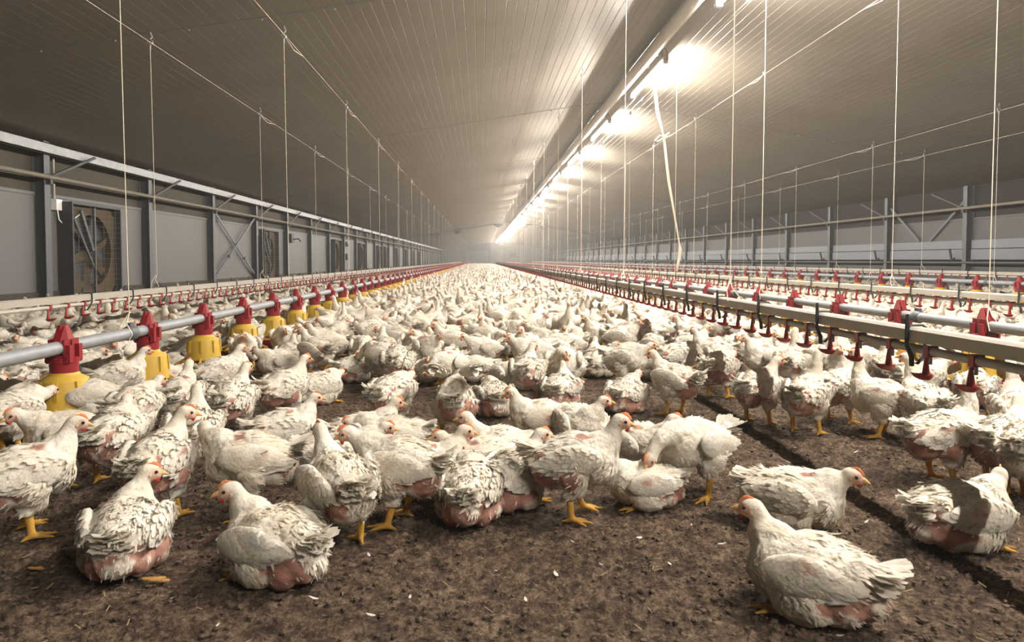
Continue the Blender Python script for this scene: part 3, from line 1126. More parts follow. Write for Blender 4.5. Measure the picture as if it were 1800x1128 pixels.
def make_bird(seed, pose='stand', neck='up', nyaw=0.0, hyaw=0.0, hpitch=-8.0, bare=2, wings='fold', comb=1.0, lod=0, cream=0.3, tail=1.0, step=0.0, side=0):
    """Returns (body mesh, left wing, right wing, tail). Local frame: faces +X, stands on z = 0."""
    rs = np.random.default_rng(seed)
    sit = pose == 'sit'
    zc = 0.094 if sit else 0.18
    B = Blob()
    nyaw, hyaw, hpitch = R(nyaw), R(nyaw + hyaw), R(hpitch)
    # trunk
    if sit:
        B.ell((-0.01, 0, zc + 0.002), (0.128, 0.096, 0.083), R(6))
        B.ell((0.065, 0, zc - 0.002), (0.074, 0.088, 0.082), R(10))
        B.ell((-0.095, 0, zc - 0.004), (0.062, 0.076, 0.074))
        B.ell((-0.12, 0, zc - 0.035), (0.05, 0.055, 0.045))
        for s in (-1, 1):
            B.ell((-0.005, s * 0.072, 0.045), (0.07, 0.036, 0.048), R(10))
            B.ell((-0.08, s * 0.045, 0.045), (0.05, 0.035, 0.045))
        B.ell((-0.142, 0, zc + 0.035), (0.034, 0.026, 0.02), R(-10))
    else:
        B.ell((-0.008, 0, zc + 0.002), (0.122, 0.088, 0.085), R(14))
        B.ell((0.062, 0, zc + 0.002), (0.070, 0.080, 0.083), R(20))
        B.ell((-0.085, 0, zc - 0.012), (0.060, 0.070, 0.068))
        B.ell((-0.07, 0, zc - 0.040), (0.065, 0.066, 0.052))
        B.ell((-0.138, 0, zc + 0.030), (0.036, 0.026, 0.022), R(-14))
    # legs
    legs = []
    for s in (-1, 1):
        st = step * s
        if sit:
            hk = np.array((0.0, s * 0.075, 0.02))
            ft = np.array((0.045, s * 0.066, 0.012))
            B.chain([hk, ft], [0.012, 0.010])
        else:
            hk = np.array((-0.014 + st * 0.4, s * 0.056, 0.083))
            ft = np.array((0.006 + st, s * 0.060, 0.013))
            B.chain([(-0.012, s * 0.05, 0.150), (0.006 + st * 0.2, s * 0.055, 0.108), hk + (0, 0, 0.006)], [0.056, 0.031, 0.021])
            B.chain([hk, ft], [0.0125, 0.0105])
        segs = [(hk, ft)]
        for a, ln in ((R(-32), 0.052), (0, 0.064), (R(34), 0.052), (R(180), 0.03)):
            u = np.array((math.cos(a + s * 0.1), math.sin(a + s * 0.1), 0))
            k = ft + u * ln * 0.5 + (0, 0, -0.003)
            e = ft + u * ln + (0, 0, -0.008)
            B.chain([ft, k, e], [0.0085, 0.0072, 0.0045], 0.5)
            segs += [(ft, k), (k, e)]
        legs.append(segs)
    # neck and head
    rx, hz = NECK[pose][neck]
    nb = np.array((0.075, 0, zc + 0.032))
    H = rotz(np.array((rx, 0, hz)), nyaw, np.array((0.06, 0, 0)))
    hd = np.array((math.cos(hyaw) * math.cos(hpitch), math.sin(hyaw) * math.cos(hpitch), math.sin(hpitch)))
    drop = neck in ('peck', 'down')
    p1 = nb + rotz(np.array((0.045, 0, 0.03 if drop else 0.045)), nyaw)
    p2 = H - hd * 0.035 + np.array((0, 0, 0.03 if drop else -0.042))
    ctrl = [nb, p1, p2, H - hd * 0.006]
    ts = np.linspace(0, 1, 16)
    npts = [bez(ctrl, t) for t in ts]
    rn = [0.060 * (1 - t) ** 2.1 + 0.0228 * (1 - (1 - t) ** 2.1) for t in ts]
    for p, r in zip(npts, rn):
        B.ell(p, (r, r * 0.95, r))
    B.ell(H, (0.031, 0.0215, 0.0235), hpitch, hyaw)
    fr = rotaxis('Z', hyaw) @ rotaxis('Y', -hpitch)          # head frame
    B.ell(H + fr @ np.array((0.014, 0, -0.006)), (0.022, 0.0165, 0.0175), hpitch, hyaw)

    voxel = {0: 0.0050, 1: 0.0062, 2: 0.020, 3: 0.028, 4: 0.040, 5: 0.058}[lod]
    if lod >= 2:
        for s in (-1, 1):
            B.ell((-0.02, s * (0.09 if not sit else 0.096), zc + 0.018), (0.1, 0.022, 0.052), R(-6))
        B.ell((-0.185, 0, zc + 0.055), (0.035, 0.032, 0.028), R(-30))
        B.ell(H + fr @ np.array((0.045, 0, -0.004)), (0.016, 0.010, 0.011), hpitch, hyaw)
    V, N, F = B.skin(voxel, {0: 4, 1: 3, 2: 1}.get(lod, 0))

    # colours
    sd = seed * 1.37
    n1 = nval(V, 14, sd)
    n2 = nval(V, 42, sd + 5)
    white = WHITE * (0.96 + 0.05 * rs.random())
    C = np.tile(white, (len(V), 1))
    cr = smooth01(0.5 + n1 * 1.1 + 0.25 * (cream - 0.3))[:, None] * (0.45 + cream)
    C = C * (1 - cr * 0.55) + CREAM * cr * 0.55
    # soiling: belly, breast edge, random streaks
    low = smooth01((0.075 if sit else 0.06) / 0.06 - V[:, 2] / 0.06 + n2 * 0.8) * (0.55 if sit else 0.2)
    st = smooth01((n2 + n1 * 0.6 - 0.34) * 3.0) * 0.2
    dm = np.clip(np.maximum(low, st), 0, 1)[:, None]
    C = C * (1 - dm) + DIRT * dm
    # bare skin patches
    pm = np.zeros(len(V))
    pts = []
    ms = side or rs.choice((-1, 1))              # the barer side
    if bare >= 1:
        pts += [((-0.110, ms * 0.060, zc - 0.015), 0.045)]
    if bare >= 2:
        pts += [((-0.115, ms * 0.045, zc - 0.050), 0.044), ((-0.075, ms * 0.083, zc - 0.022), 0.034), ((-0.142, -ms * 0.005, zc - 0.025), 0.032)]
    if bare >= 3:
        pts += [((-0.120, -ms * 0.035, zc - 0.045), 0.045), ((-0.085, ms * 0.065, zc - 0.055), 0.048), ((-0.03, ms * 0.092, zc - 0.035), 0.032), ((-0.10, -ms * 0.065, zc - 0.012), 0.034)]
    if rs.random() < 0.5:
        pts += [((0.0 + 0.05 * rs.random(), rs.choice((-1, 1)) * 0.03, zc + 0.088), 0.022)]
    for c, r in pts:
        r *= (0.82 if sit else 0.93) + 0.33 * rs.random()
        d = np.linalg.norm(V - c, axis=1) / r
        pm = np.maximum(pm, smooth01((1.15 - d + n2 * 0.55 + n1 * 0.3) * 2.6))
    # a strip of fluff often survives down the middle of the rump
    if bare == 2:
        pm *= 1 - smooth01(1.4 - np.abs(V[:, 1]) / 0.016) * (V[:, 2] > zc - 0.02)
    rr = smooth01(0.5 + nval(V, 30, sd + 9) * 1.4)[:, None]
    skin = PINK * (1 - rr * 0.55) + RAW * rr * 0.55
    C = C * (1 - pm[:, None]) + skin * pm[:, None]
    # face
    fc = H + fr @ np.array((0.020, 0, -0.003))
    fm = smooth01((0.031 - np.linalg.norm(V - fc, axis=1)) / 0.007)
    top = ((V - H) @ fr)[:, 2]
    fm = fm * smooth01((0.0165 - top) / 0.006)
    C = C * (1 - fm[:, None]) + (FACE * (0.9 + 0.3 * n2[:, None])) * fm[:, None]
    # legs
    lm = np.zeros(len(V))
    for segs in legs:
        for q, (a, b) in enumerate(segs):
            rad = 0.0165 if q == 0 else 0.012
            d = seg_dist(V, a, b)
            lm = np.maximum(lm, smooth01((rad - d) / 0.003))
    zleg = 0.03 if sit else 0.082
    lm *= smooth01((zleg - V[:, 2]) / 0.01)
    if sit:
        lm *= (V[:, 0] > 0.02)
    C = C * (1 - lm[:, None]) + (LEG * (1 + 0.25 * n2[:, None]) * (1 - 0.3 * smooth01(0.03 / 0.02 - V[:, 2] / 0.02)[:, None])) * lm[:, None]

    # soft relief in the plumage
    free = (1 - pm * 0.6) * (1 - fm) * (1 - lm)
    if lod < 2:
        hn = smooth01((np.linalg.norm(V - H, axis=1) - 0.03) / 0.05)
        V = V + N * (free * hn * (nval(V, 22, sd + 3) * 0.0075 + nval(V, 60, sd + 4) * 0.0035))[:, None]
    V[:, 2] = np.maximum(V[:, 2], 0.0)

    vs, fs, cs = [V], list(F), [C]
    if lod < 2:
        # contour feathers
        ok = np.where(((free > 0.75) | ((pm > 0.5) & (lm < 0.1) & (fm < 0.1) & (rs.random(len(V)) < 0.05))) & (V[:, 2] > (0.03 if sit else 0.085)))[0]
        nf = 2600 if lod == 0 else 1150
        pick = rs.choice(ok, min(nf, len(ok)), replace=False)
        P, PN = V[pick], N[pick]
        D = np.tile(np.array((-1.0, 0, -0.28)), (len(P), 1))
        dn = np.full(len(P), 9.0)
        na = np.array(npts)
        tang = np.gradient(na, axis=0)
        for k in range(3, 16):
            d = np.linalg.norm(P - na[k], axis=1) / (rn[k] * 1.35)
            u = (d < dn) & (d < 1.15)
            dn[u] = d[u]
            D[u] = -tang[k] / np.linalg.norm(tang[k])
        isneck = dn < 9
        # breast and thigh feathers hang down
        hang = (~isneck) & (P[:, 2] < zc - 0.01)
        D[hang] = np.array((-0.9, 0, -0.6))
        D += rs.normal(0, 0.22, D.shape)
        D -= PN * (D * PN).sum(1)[:, None]
        D /= np.linalg.norm(D, axis=1)[:, None] + 1e-9
        head = np.linalg.norm(P - H, axis=1) < 0.045
        L = np.where(isneck, 0.016, 0.027) * rs.uniform(0.7, 1.35, len(P))
        rear = P[:, 0] < -0.08
        L = np.where(rear, L * 0.95, L)
        L = np.where(hang, L * 0.72, L)
        L = np.where(head, 0.010, L)
        W = L * np.where(isneck, 0.16, np.where(rear, 0.11, 0.14)) * rs.uniform(0.8, 1.2, len(P))
        lift = L * np.where(isneck, 0.05, 0.10) * rs.uniform(0.2, 2.2, len(P)) * np.where(rear, 1.3, 1.0)
        CC = np.where((pm[pick] > 0.4)[:, None], white * 0.95, C[pick]) * rs.uniform(0.95, 1.06, len(P))[:, None]
        bn, a0 = [], sum(len(q) for q in vs)
        cards(P, PN, D, L, W, lift, vs, fs, cs, CC, bn)
        br_ = [(a0, a0 + len(bn[0]))]
        # beak
        def shell(v, f, col):
            o = sum(len(q) for q in vs)
            vs.append(np.asarray(v, float))
            fs.extend([tuple(i + o for i in q) for q in f])
            cs.append(np.tile(np.asarray(col, float), (len(v), 1)))
        for up, z0, ln, r0 in ((1, -0.0015, 0.025, 0.0088), (-1, -0.0065, 0.019, 0.0068)):
            bv, bf = [], []
            for k in range(6):
                t = k / 5
                r = r0 * (1 - t ** 1.6) + 0.0006
                for i in range(8):
                    a = 2 * math.pi * i / 8
                    p = np.array((0.027 + ln * t, r * 0.85 * math.cos(a), z0 - 0.0055 * t * t * (1.2 if up > 0 else 0.2) + r * (0.85 if up > 0 else 0.5) * math.sin(a)))
                    bv.append(H + fr @ p)
            for k in range(5):
                for i in range(8):
                    j = (i + 1) % 8
                    bf.append((k * 8 + i, k * 8 + j, k * 8 + 8 + j, k * 8 + 8 + i))
            bf.append(tuple(range(40, 48)))
            shell(bv, bf, BEAK * (1.0 if up > 0 else 0.85))
        # comb
        cn = 9
        cv, cf = [], []
        for k in range(cn):
            t = k / (cn - 1)
            x = 0.030 - 0.036 * t
            zb = 0.0125 + 0.0095 * math.sin(min(1, t * 1.5) * math.pi / 2) - 0.002
            hgt = (0.003 + 0.0055 * math.sin(math.pi * min(1, t * 1.1)) + (0.0018 if k % 2 else 0)) * comb
            for (yy, zz) in ((-0.0026, zb), (-0.0014, zb + hgt), (0.0014, zb + hgt), (0.0026, zb)):
                cv.append(H + fr @ np.array((x, yy, zz)))
        for k in range(cn - 1):
            for i in range(3):
                a = k * 4 + i
                cf.append((a, a + 1, a + 5, a + 4))
        shell(cv, cf, COMB * rs.uniform(0.85, 1.15))
        # wattles
        for s in (-1, 1):
            m = fr
            wv = (ICO_V * np.array((0.006, 0.0024, 0.0078 * max(0.55, comb)))) @ m.T + (H + fr @ np.array((0.024, s * 0.006, -0.0185)))
            shell(wv, ICO_F, WATTLE)
        # ear
        for s in (-1, 1):
            wv = (ICO_V * np.array((0.005, 0.0025, 0.006))) @ fr.T + (H + fr @ np.array((0.0, s * 0.0195, -0.007)))
            shell(wv, ICO_F, FACE * 0.95)
        n_before = len(fs)
        for s in (-1, 1):
            wv = (ICO_V * np.array((0.0050, 0.0026, 0.0048))) @ fr.T + (H + fr @ np.array((0.0155, s * 0.0188, 0.0035)))
            shell(wv, ICO_F, (0.02, 0.02, 0.02))
        ne = len(fs) - n_before
    else:
        return final_mesh('flock', vs, fs, cs), None, None, None
    body = final_mesh('chicken', vs, fs, cs, ne, bn, br_)

    # wings
    wm = []
    for s in (1, -1):
        c = np.array((-0.018, s * (0.085 if not sit else 0.091), zc + 0.020))
        wr = np.array((0.098, 0.022, 0.050))
        pit = R(-4 if sit else 4) + rs.normal(0, 0.05)
        M = rotaxis('Y', -pit) @ rotaxis('Z', s * 0.13)
        iv = ICO3_V * wr
        # shoulder is deeper, tip narrow
        k = (iv[:, 0] + 0.098) / 0.196
        iv[:, 2] *= 0.55 + 0.45 * np.sin(np.clip(k, 0, 1) * math.pi * 0.75)
        iv[:, 2] -= 0.012 * (1 - k)
        iv[:, 1] += -s * 0.010 * (1 - k)
        nn = ICO3_V / wr
        nn /= np.linalg.norm(nn, axis=1)[:, None]
        v = iv @ M.T + c
        n = nn @ M.T
        nz = nval(v, 30, sd + s)
        v = v + n * (nz * 0.005 + nval(v, 75, sd - s) * 0.0022)[:, None]
        cc = np.tile(white, (len(v), 1)) * (0.97 + 0.08 * nz[:, None])
        cr2 = smooth01(0.45 + nval(v, 16, sd + 7 * s))[:, None] * (0.3 + cream)
        cc = cc * (1 - cr2 * 0.6) + CREAM * cr2 * 0.6
        sk = np.zeros(len(v))
        if rs.random() < 0.55:
            q = c + M @ np.array((rs.uniform(-0.03, 0.05), s * 0.018, rs.uniform(0.0, 0.03)))
            sk = smooth01(1.3 - np.linalg.norm((v - q) / np.array((0.026, 0.03, 0.013)), axis=1) + nz * 0.8)
            cc = cc * (1 - sk[:, None]) + PINK * 0.9 * sk[:, None]
        wv, wf, wc, wn_ = [v], list(ICO3_F), [cc], []
        # coverts
        outer = np.where((n[:, 1] * s > 0.15) & (sk < 0.3))[0]
        pk = rs.choice(outer, min(200 if lod == 0 else 120, len(outer)), replace=False)
        D = np.tile(M @ np.array((-1.0, 0, -0.22)), (len(pk), 1)) + rs.normal(0, 0.10, (len(pk), 3))
        D -= n[pk] * (D * n[pk]).sum(1)[:, None]
        D /= np.linalg.norm(D, axis=1)[:, None]
        kk = k[pk]
        L = (0.022 + 0.018 * (1 - kk)) * rs.uniform(0.8, 1.25, len(pk))
        cards(v[pk], n[pk], D, L, L * 0.26, L * 0.09 * rs.uniform(0.2, 2, len(pk)), wv, wf, wc, cc[pk] * rs.uniform(0.95, 1.06, len(pk))[:, None], wn_)
        # long flight feathers along the lower rear edge
        m_ = 13
        P, NN, D, L = [], [], [], []
        for i in range(m_):
            t = i / (m_ - 1)
            p = np.array((0.01 - 0.075 * t, s * (0.011 - 0.008 * t), -0.026 + 0.018 * t))
            d = np.array((-1.0, -s * 0.14, -0.42 + 0.42 * t)) + rs.normal(0, 0.04, 3)
            d /= np.linalg.norm(d)
            P.append(M @ p + c)
            D.append(M @ d)
            NN.append(M @ np.array((0, s, 0.15)))
            L.append((0.062 + 0.012 * math.sin(t * 3)) * rs.uniform(0.85, 1.1))
        L = np.array(L)
        NN = np.array(NN)
        NN /= np.linalg.norm(NN, axis=1)[:, None]
        cards(np.array(P), NN, np.array(D), L, np.full(m_, 0.0125), np.linspace(0.002, 0.006, m_), wv, wf, wc, np.tile(white * 0.95, (m_, 1)) * rs.uniform(0.88, 1.05, m_)[:, None], wn_)
        if wings == 'raise':
            sh = np.array((0.06, s * 0.048, zc + 0.052))
            Q = 1.25 * rotaxis('X', s * R(102)) @ rotaxis('Z', s * R(-20))
            wv = [(q - sh) @ Q.T * np.array((1, 1.0, 1.0)) + sh for q in wv]
        if wings == 'raise':
            wn_ = [q @ Q.T / 1.25 for q in wn_]
        a1 = len(v)
        a2 = a1 + len(wn_[0])
        wm.append(final_mesh('wing', wv, wf, wc, 0, wn_, [(a1, a2), (a2, a2 + len(wn_[1]))]))
    # tail fan
    tv, tf, tc = [], [], []
    tb_ = np.array((-0.148, 0, zc + (0.036 if sit else 0.038)))
    P, NN, D, L = [], [], [], []
    for lay in range(3):
        for i in range(13):
            a = (i - 6) / 6 * R(36 + 10 * lay)
            el = R((8 if sit else 18) - 24 * lay) + rs.normal(0, 0.12)
            d = np.array((-math.cos(a) * math.cos(el), math.sin(a), math.sin(el)))
            d /= np.linalg.norm(d)
            up = np.array((0.35, 0, 1.0))
            up -= d * (d @ up)
            up /= np.linalg.norm(up)
            sway = rotaxis(tuple(d), math.copysign(abs(a) * 0.8, -a))
            P.append(tb_ + np.array((0.02, 0.014 * (i - 6) / 6, -0.010 * lay)))
            D.append(d)
            NN.append(sway @ up)
            L.append((0.068 - 0.013 * lay) * tail * rs.uniform(0.85, 1.08))
    L = np.array(L)
    cards(np.array(P), np.array(NN), np.array(D), L, 0.0145 * rs.uniform(0.85, 1.15, len(L)), L * 0.10, tv, tf, tc, np.tile(white, (len(L), 1)) * rs.uniform(0.92, 1.04, len(L))[:, None], [], (0.5, 1.0, 1.05, 0.6))
    tl = final_mesh('tail', tv, tf, tc)
    return body, wm[0], wm[1], tl


ICO3_V, ICO3_F = ico_template(3)


def place_bird(meshes, x, y, heading, scale=0.94, z=0.0):
    o = put('chicken', meshes[0])
    o.location = (x, y, z)
    o.rotation_euler = (0, 0, R(heading))
    o.scale = (scale,) * 3
    for nm, me in zip(('wing', 'wing', 'tail'), meshes[1:]):
        put(nm, me, o)
    return o

# ------------------------------------------------------------------ the flock
_f, _th, _ph = 1250.0, R(2.52), R(2.2)
_fw = np.array((math.sin(_th) * math.cos(_ph), math.cos(_th) * math.cos(_ph), -math.sin(_ph)))
_rt = np.array((math.cos(_th), -math.sin(_th), 0))
_up = np.cross(_rt, _fw)


def ground(px, py):
    """The spot on the litter seen at a pixel of the photograph."""
    r = _fw + _rt * (px - 900) / _f + _up * (564 - 59 - py) / _f
    t = -CAM_H / r[2]
    return t * r[0], t * r[1]


def seen_at(x, y, z=0.0):
    d = np.array((x, y, z - CAM_H))
    q = d @ _fw
    if q < 0.2:
        return -9999, 9999
    return 900 + _f * (d @ _rt) / q, 564 - 59 - _f * (d @ _up) / q


# px, py of the feet or the middle of the sitting bird, heading (0 = to the right, 90 = away), build, label
S, T = 'stand', 'sit'
NEAR = [
    (1420, 1072, 163, dict(pose=T, neck='up', hyaw=12, hpitch=-4, bare=2, cream=0.4, tail=1.15), 'white chicken sitting alone in the right foreground, facing left with fanned tail'),
    (1398, 925, -12, dict(pose=T, neck='mid', hyaw=-4, hpitch=-10, bare=1, cream=0.5, tail=1.0), 'white chicken sitting and facing right, behind the front right sitter'),
    (1690, 955, 47, dict(pose=T, neck='mid', nyaw=10, hyaw=25, bare=2, cream=0.3), 'white chicken sitting at the right with its back to the camera'),
    (1806, 880, 75, dict(pose=S, neck='mid', nyaw=-30, bare=1, cream=0.4), 'white chicken cut off by the right edge beside the right sitter'),
    (1655, 850, 38, dict(pose=S, neck='tall', nyaw=20, hyaw=15, hpitch=25, bare=3, tail=0.9), 'tall white chicken with bare pink flank stretching up to a drip cup'),
    (1765, 862, 62, dict(pose=S, neck='up', nyaw=20, bare=3), 'white chicken with bare pink rump half hidden at the right edge'),
    (1790, 800, 100, dict(pose=S, neck='tall', nyaw=10, hpitch=20, bare=1), 'white chicken drinking at the last drip cup before the right edge'),
    (1550, 768, 168, dict(pose=S, neck='tall', nyaw=-22, hyaw=10, hpitch=22, bare=1, cream=0.5), 'white chicken in side view raising its head to a drip cup, facing left'),
    (1625, 782, 118, dict(pose=S, neck='tall', nyaw=20, hyaw=20, hpitch=0, bare=0, cream=0.3), 'clean white chicken with long upright neck behind the tall pink flanked one'),
    (1416, 762, 72, dict(pose=S, neck='tall', nyaw=-15, hyaw=10, hpitch=12, bare=2), 'white chicken seen from behind with long stretched neck and bare rump'),
    (1475, 742, 60, dict(pose=S, neck='up', nyaw=-10, bare=2), 'white chicken standing behind the long necked one, close under the drinker line'),
    (1332, 745, 62, dict(pose=S, neck='up', nyaw=-25, hyaw=-15, bare=2), 'white chicken walking away right of the open litter, head turned right'),
    (1222, 872, 226, dict(pose=S, neck='down', nyaw=0, hyaw=12, hpitch=-38, bare=1, tail=1.1), 'white chicken bending its head down, tail to the right'),
    (1128, 825, 318, dict(pose=T, neck='up', nyaw=35, hyaw=0, hpitch=-5, bare=1, cream=0.5), 'white chicken sitting behind the large standing hen, head above it'),
    (1012, 908, 2, dict(pose=S, neck='up', nyaw=-5, hyaw=-6, hpitch=-12, bare=3, comb=1.2, tail=1.0, step=0.02), 'large standing white hen in the middle with red wattle and bare rump'),
    (1130, 888, 190, dict(pose=T, neck='low', nyaw=8, hyaw=6, hpitch=-16, bare=2, cream=0.6, scale=0.76), 'small cream chicken crouching in front of the bending one'),
    (1018, 782, 305, dict(pose=T, neck='up', nyaw=40, hyaw=10, hpitch=-4, bare=0), 'white chicken facing the camera with head turned right, in the centre'),
    (950, 770, 182, dict(pose=T, neck='up', hyaw=4, hpitch=-14, bare=1, cream=0.5), 'white chicken in side view facing left behind the large hen'),
    (903, 885, 52, dict(pose=T, neck='up', nyaw=-15, hyaw=-25, bare=3), 'hunched white chicken with pink side just left of the large hen'),
    (880, 830, 175, dict(pose=T, neck='up', hyaw=5, hpitch=-8, bare=0), 'white chicken looking left between the hunched one and its neighbour'),
    (826, 908, 84, dict(pose=T, neck='low', nyaw=20, bare=3), 'sitting white chicken with red bare rump towards the camera, centre front'),
    (850, 855, 180, dict(pose=T, neck='mid', hyaw=0, hpitch=-8, bare=0), 'white chicken with orange comb low behind the red rumped sitter'),
    (752, 868, 12, dict(pose=T, neck='up', hyaw=-14, hpitch=-10, bare=0, cream=0.4), 'white chicken with upright neck looking right near the centre'),
    (700, 920, 152, dict(pose=S, neck='mid', nyaw=18, hyaw=14, hpitch=-16, bare=2, cream=0.4, comb=1.2), 'large white hen with orange comb facing left over its neighbours'),
    (598, 962, 108, dict(pose=S, neck='up', nyaw=10, hyaw=-5, bare=1, cream=0.6), 'large white chicken with its back to the camera, head hidden in front'),
    (440, 905, 172, dict(pose=S, neck='mid', nyaw=-35, hyaw=-40, bare=1, cream=0.65), 'big cream white chicken in side view with smooth wing, head turned away'),
    (482, 1012, 128, dict(pose=T, neck='up', nyaw=30, hyaw=24, hpitch=-8, bare=2, cream=0.45), 'sitting chicken in the left foreground looking left, rump to the camera'),
    (222, 992, 80, dict(pose=T, neck='up', nyaw=-35, hyaw=-42, hpitch=-8, bare=3), 'sitting chicken at front left with pink rump and head turned right'),
    (48, 940, 24, dict(pose=S, neck='up', nyaw=-10, hyaw=-12, hpitch=-12, bare=2, cream=0.4, step=0.02), 'white chicken standing at the left edge on yellow legs, facing right'),
    (278, 912, 66, dict(pose=S, neck='up', nyaw=-30, hyaw=-35, hpitch=-10, bare=3), 'white chicken with pink rump standing behind the front left sitter'),
    (340, 838, 80, dict(pose=S, neck='up', nyaw=5, bare=2), 'white chicken walking away with narrow pink back, left of the middle'),
    (200, 848, 62, dict(pose=S, neck='mid', nyaw=15, bare=3), 'white chicken with large raw pink rump at the left'),
    (122, 850, 182, dict(pose=S, neck='mid', nyaw=10, hyaw=12, hpitch=-20, bare=1, cream=0.6), 'dull cream chicken facing left behind the one at the left edge'),
    (408, 772, 70, dict(pose=S, neck='up', nyaw=-15, bare=2), 'slim white chicken with long yellow leg left of the open litter'),
    (500, 745, 48, dict(pose=S, neck='up', nyaw=-12, hyaw=-10, bare=3), 'white chicken from behind with pink rump patch, left of centre'),
    (562, 708, 40, dict(pose=T, neck='low', bare=0), 'white chicken sitting close behind the pink rumped one, left of centre'),
    (502, 792, 22, dict(pose=T, neck='up', hyaw=-12, hpitch=-5, bare=1), 'white chicken sitting with red wattle, looking right on the left litter'),
    (642, 800, 14, dict(pose=T, neck='up', hyaw=-8, hpitch=-12, bare=0), 'white chicken with orange comb showing only its head behind the large hen'),
    (606, 838, -6, dict(pose=T, neck='mid', hpitch=-10, bare=0), 'white chicken peeping out under the beak of the large orange combed hen'),
    (684, 806, 175, dict(pose=T, neck='low', hpitch=-14, bare=0), 'white chicken lying low behind the back of the orange combed hen'),
    (688, 758, 62, dict(pose=S, neck='low', nyaw=-10, bare=2, tail=1.1), 'fluffy white chicken from behind beside the wing flapping one'),
    (800, 772, 88, dict(pose=S, neck='mid', nyaw=-12, bare=3, wings='raise'), 'chicken flapping raised wings, bare pink back to the camera'),
    (868, 728, 100, dict(pose=T, neck='low', nyaw=15, bare=2), 'white chicken sitting in shade just right of the flapping one'),
    (926, 708, 80, dict(pose=S, neck='up', nyaw=-8, hyaw=-20, bare=2), 'white chicken with upright neck seen from behind, centre of the front row'),
    (986, 712, 75, dict(pose=T, neck='up', nyaw=20, bare=3), 'white chicken with brown pink bare rump, centre of the front row'),
    (1100, 722, 70, dict(pose=T, neck='mid', nyaw=-10, bare=3), 'fluffy chicken with pink rump low in the front row right of centre'),
    (1186, 728, 138, dict(pose=S, neck='up', nyaw=20, hyaw=10, hpitch=-8, bare=2), 'white chicken facing left with bare rear, right of centre front row'),
    (1262, 698, 66, dict(pose=S, neck='low', nyaw=-10, bare=3), 'white chicken with bare pink rump behind the one walking away'),
    (20, 800, 30, dict(pose=S, neck='low', bare=1), 'white chicken behind the left edge chicken, low head'),
    (70, 770, 190, dict(pose=S, neck='mid', hyaw=8, bare=1, cream=0.5), 'cream chicken facing left in the left row below the first feeder'),
    (160, 768, 170, dict(pose=S, neck='mid', hyaw=12, hpitch=-10, bare=0, cream=0.5), 'cream chicken facing left right below the first yellow feeder'),
    (235, 790, 60, dict(pose=S, neck='mid', nyaw=-20, bare=2), 'white chicken between the first feeder and the pink backed one'),
    (318, 762, 75, dict(pose=S, neck='up', nyaw=-5, bare=1), 'white chicken with pointed upright neck below the second feeder'),
    (210, 720, 20, dict(pose=S, neck='up', hyaw=-8, hpitch=-5, bare=0), 'white chicken looking right with red wattle beside the first yellow feeder'),
    (385, 712, 30, dict(pose=S, neck='up', hyaw=-5, bare=1), 'white chicken looking right below the third feeder'),
    (1565, 705, 100, dict(pose=S, neck='tall', nyaw=15, hpitch=15, bare=1), 'white chicken reaching up to a drip cup behind the side view drinker'),
    (1390, 690, 80, dict(pose=S, neck='tall', hpitch=10, bare=1), 'white chicken with upright neck at the drip cups behind the long necked one'),
]

EDGE = [(-400, 800), (0, 745), (130, 720), (430, 672), (470, 668), (620, 668), (700, 690), (840, 690), (1000, 692), (1200, 680), (1300, 682), (1400, 700), (1500, 700), (1620, 730), (1800, 760), (2300, 790)]
placed = []
for i, (px, py, hd, kw, label) in enumerate(NEAR):
    x, y = ground(px, py)
    kw = dict(kw)
    scl = kw.pop('scale', 0.94)
    kw['side'] = 1 if math.sin(R(270 - hd)) > 0 else -1      # the bare side is the one in view
    me = make_bird(100 + i, lod=0 if py > 800 else 1, **kw)
    # the headings above are as seen along the line of sight
    o = place_bird(me, x, y, hd + math.degrees(math.atan((845 - px) / 1250)), scl)
    tag(o, label, 'chicken', 'chickens in the foreground')
    placed.append((x, y))

# the rest of the flock: a random close scatter that leaves the open litter free
cell = 0.30
grid = {}


def near_ok(x, y, dmin):
    i, j = int(x // cell), int(y // cell)
    for a in (-1, 0, 1):
        for b in (-1, 0, 1):
            for q in grid.get((i + a, j + b), ()):
                if (q[0] - x) ** 2 + (q[1] - y) ** 2 < dmin * dmin:
                    return False
    return True


for p in placed:
    grid.setdefault((int(p[0] // cell), int(p[1] // cell)), []).append(p)
for p in FEEDERS:
    for k in range(6):
        q = (p[0] + 0.07 * math.cos(k * 1.047), p[1] + 0.07 * math.sin(k * 1.047))
        grid.setdefault((int(q[0] // cell), int(q[1] // cell)), []).append(q)
ex, ey = zip(*EDGE)
spots = []


def scatter(xa, xb, ya, yb, dmin, tries):
    for _ in range(tries):
        x, y = rng.uniform(xa, xb), rng.uniform(ya, yb)
        px, py = seen_at(x, y)
        if py > np.interp(px, ex, ey) or px < -160 or px > 1960:
            continue
        if not near_ok(x, y, dmin):
            continue
        grid.setdefault((int(x // cell), int(y // cell)), []).append((x, y))
        spots.append((x, y))


scatter(WL + 0.45, WR - 0.4, 2.2, 9.0, 0.228, 36000)
scatter(WL + 0.45, WR - 0.4, 9.0, 24.0, 0.24, 38000)
scatter(WL + 0.45, WR - 0.4, 24.0, 104.0, 0.30, 110000)
spots.sort(key=lambda p: p[1])

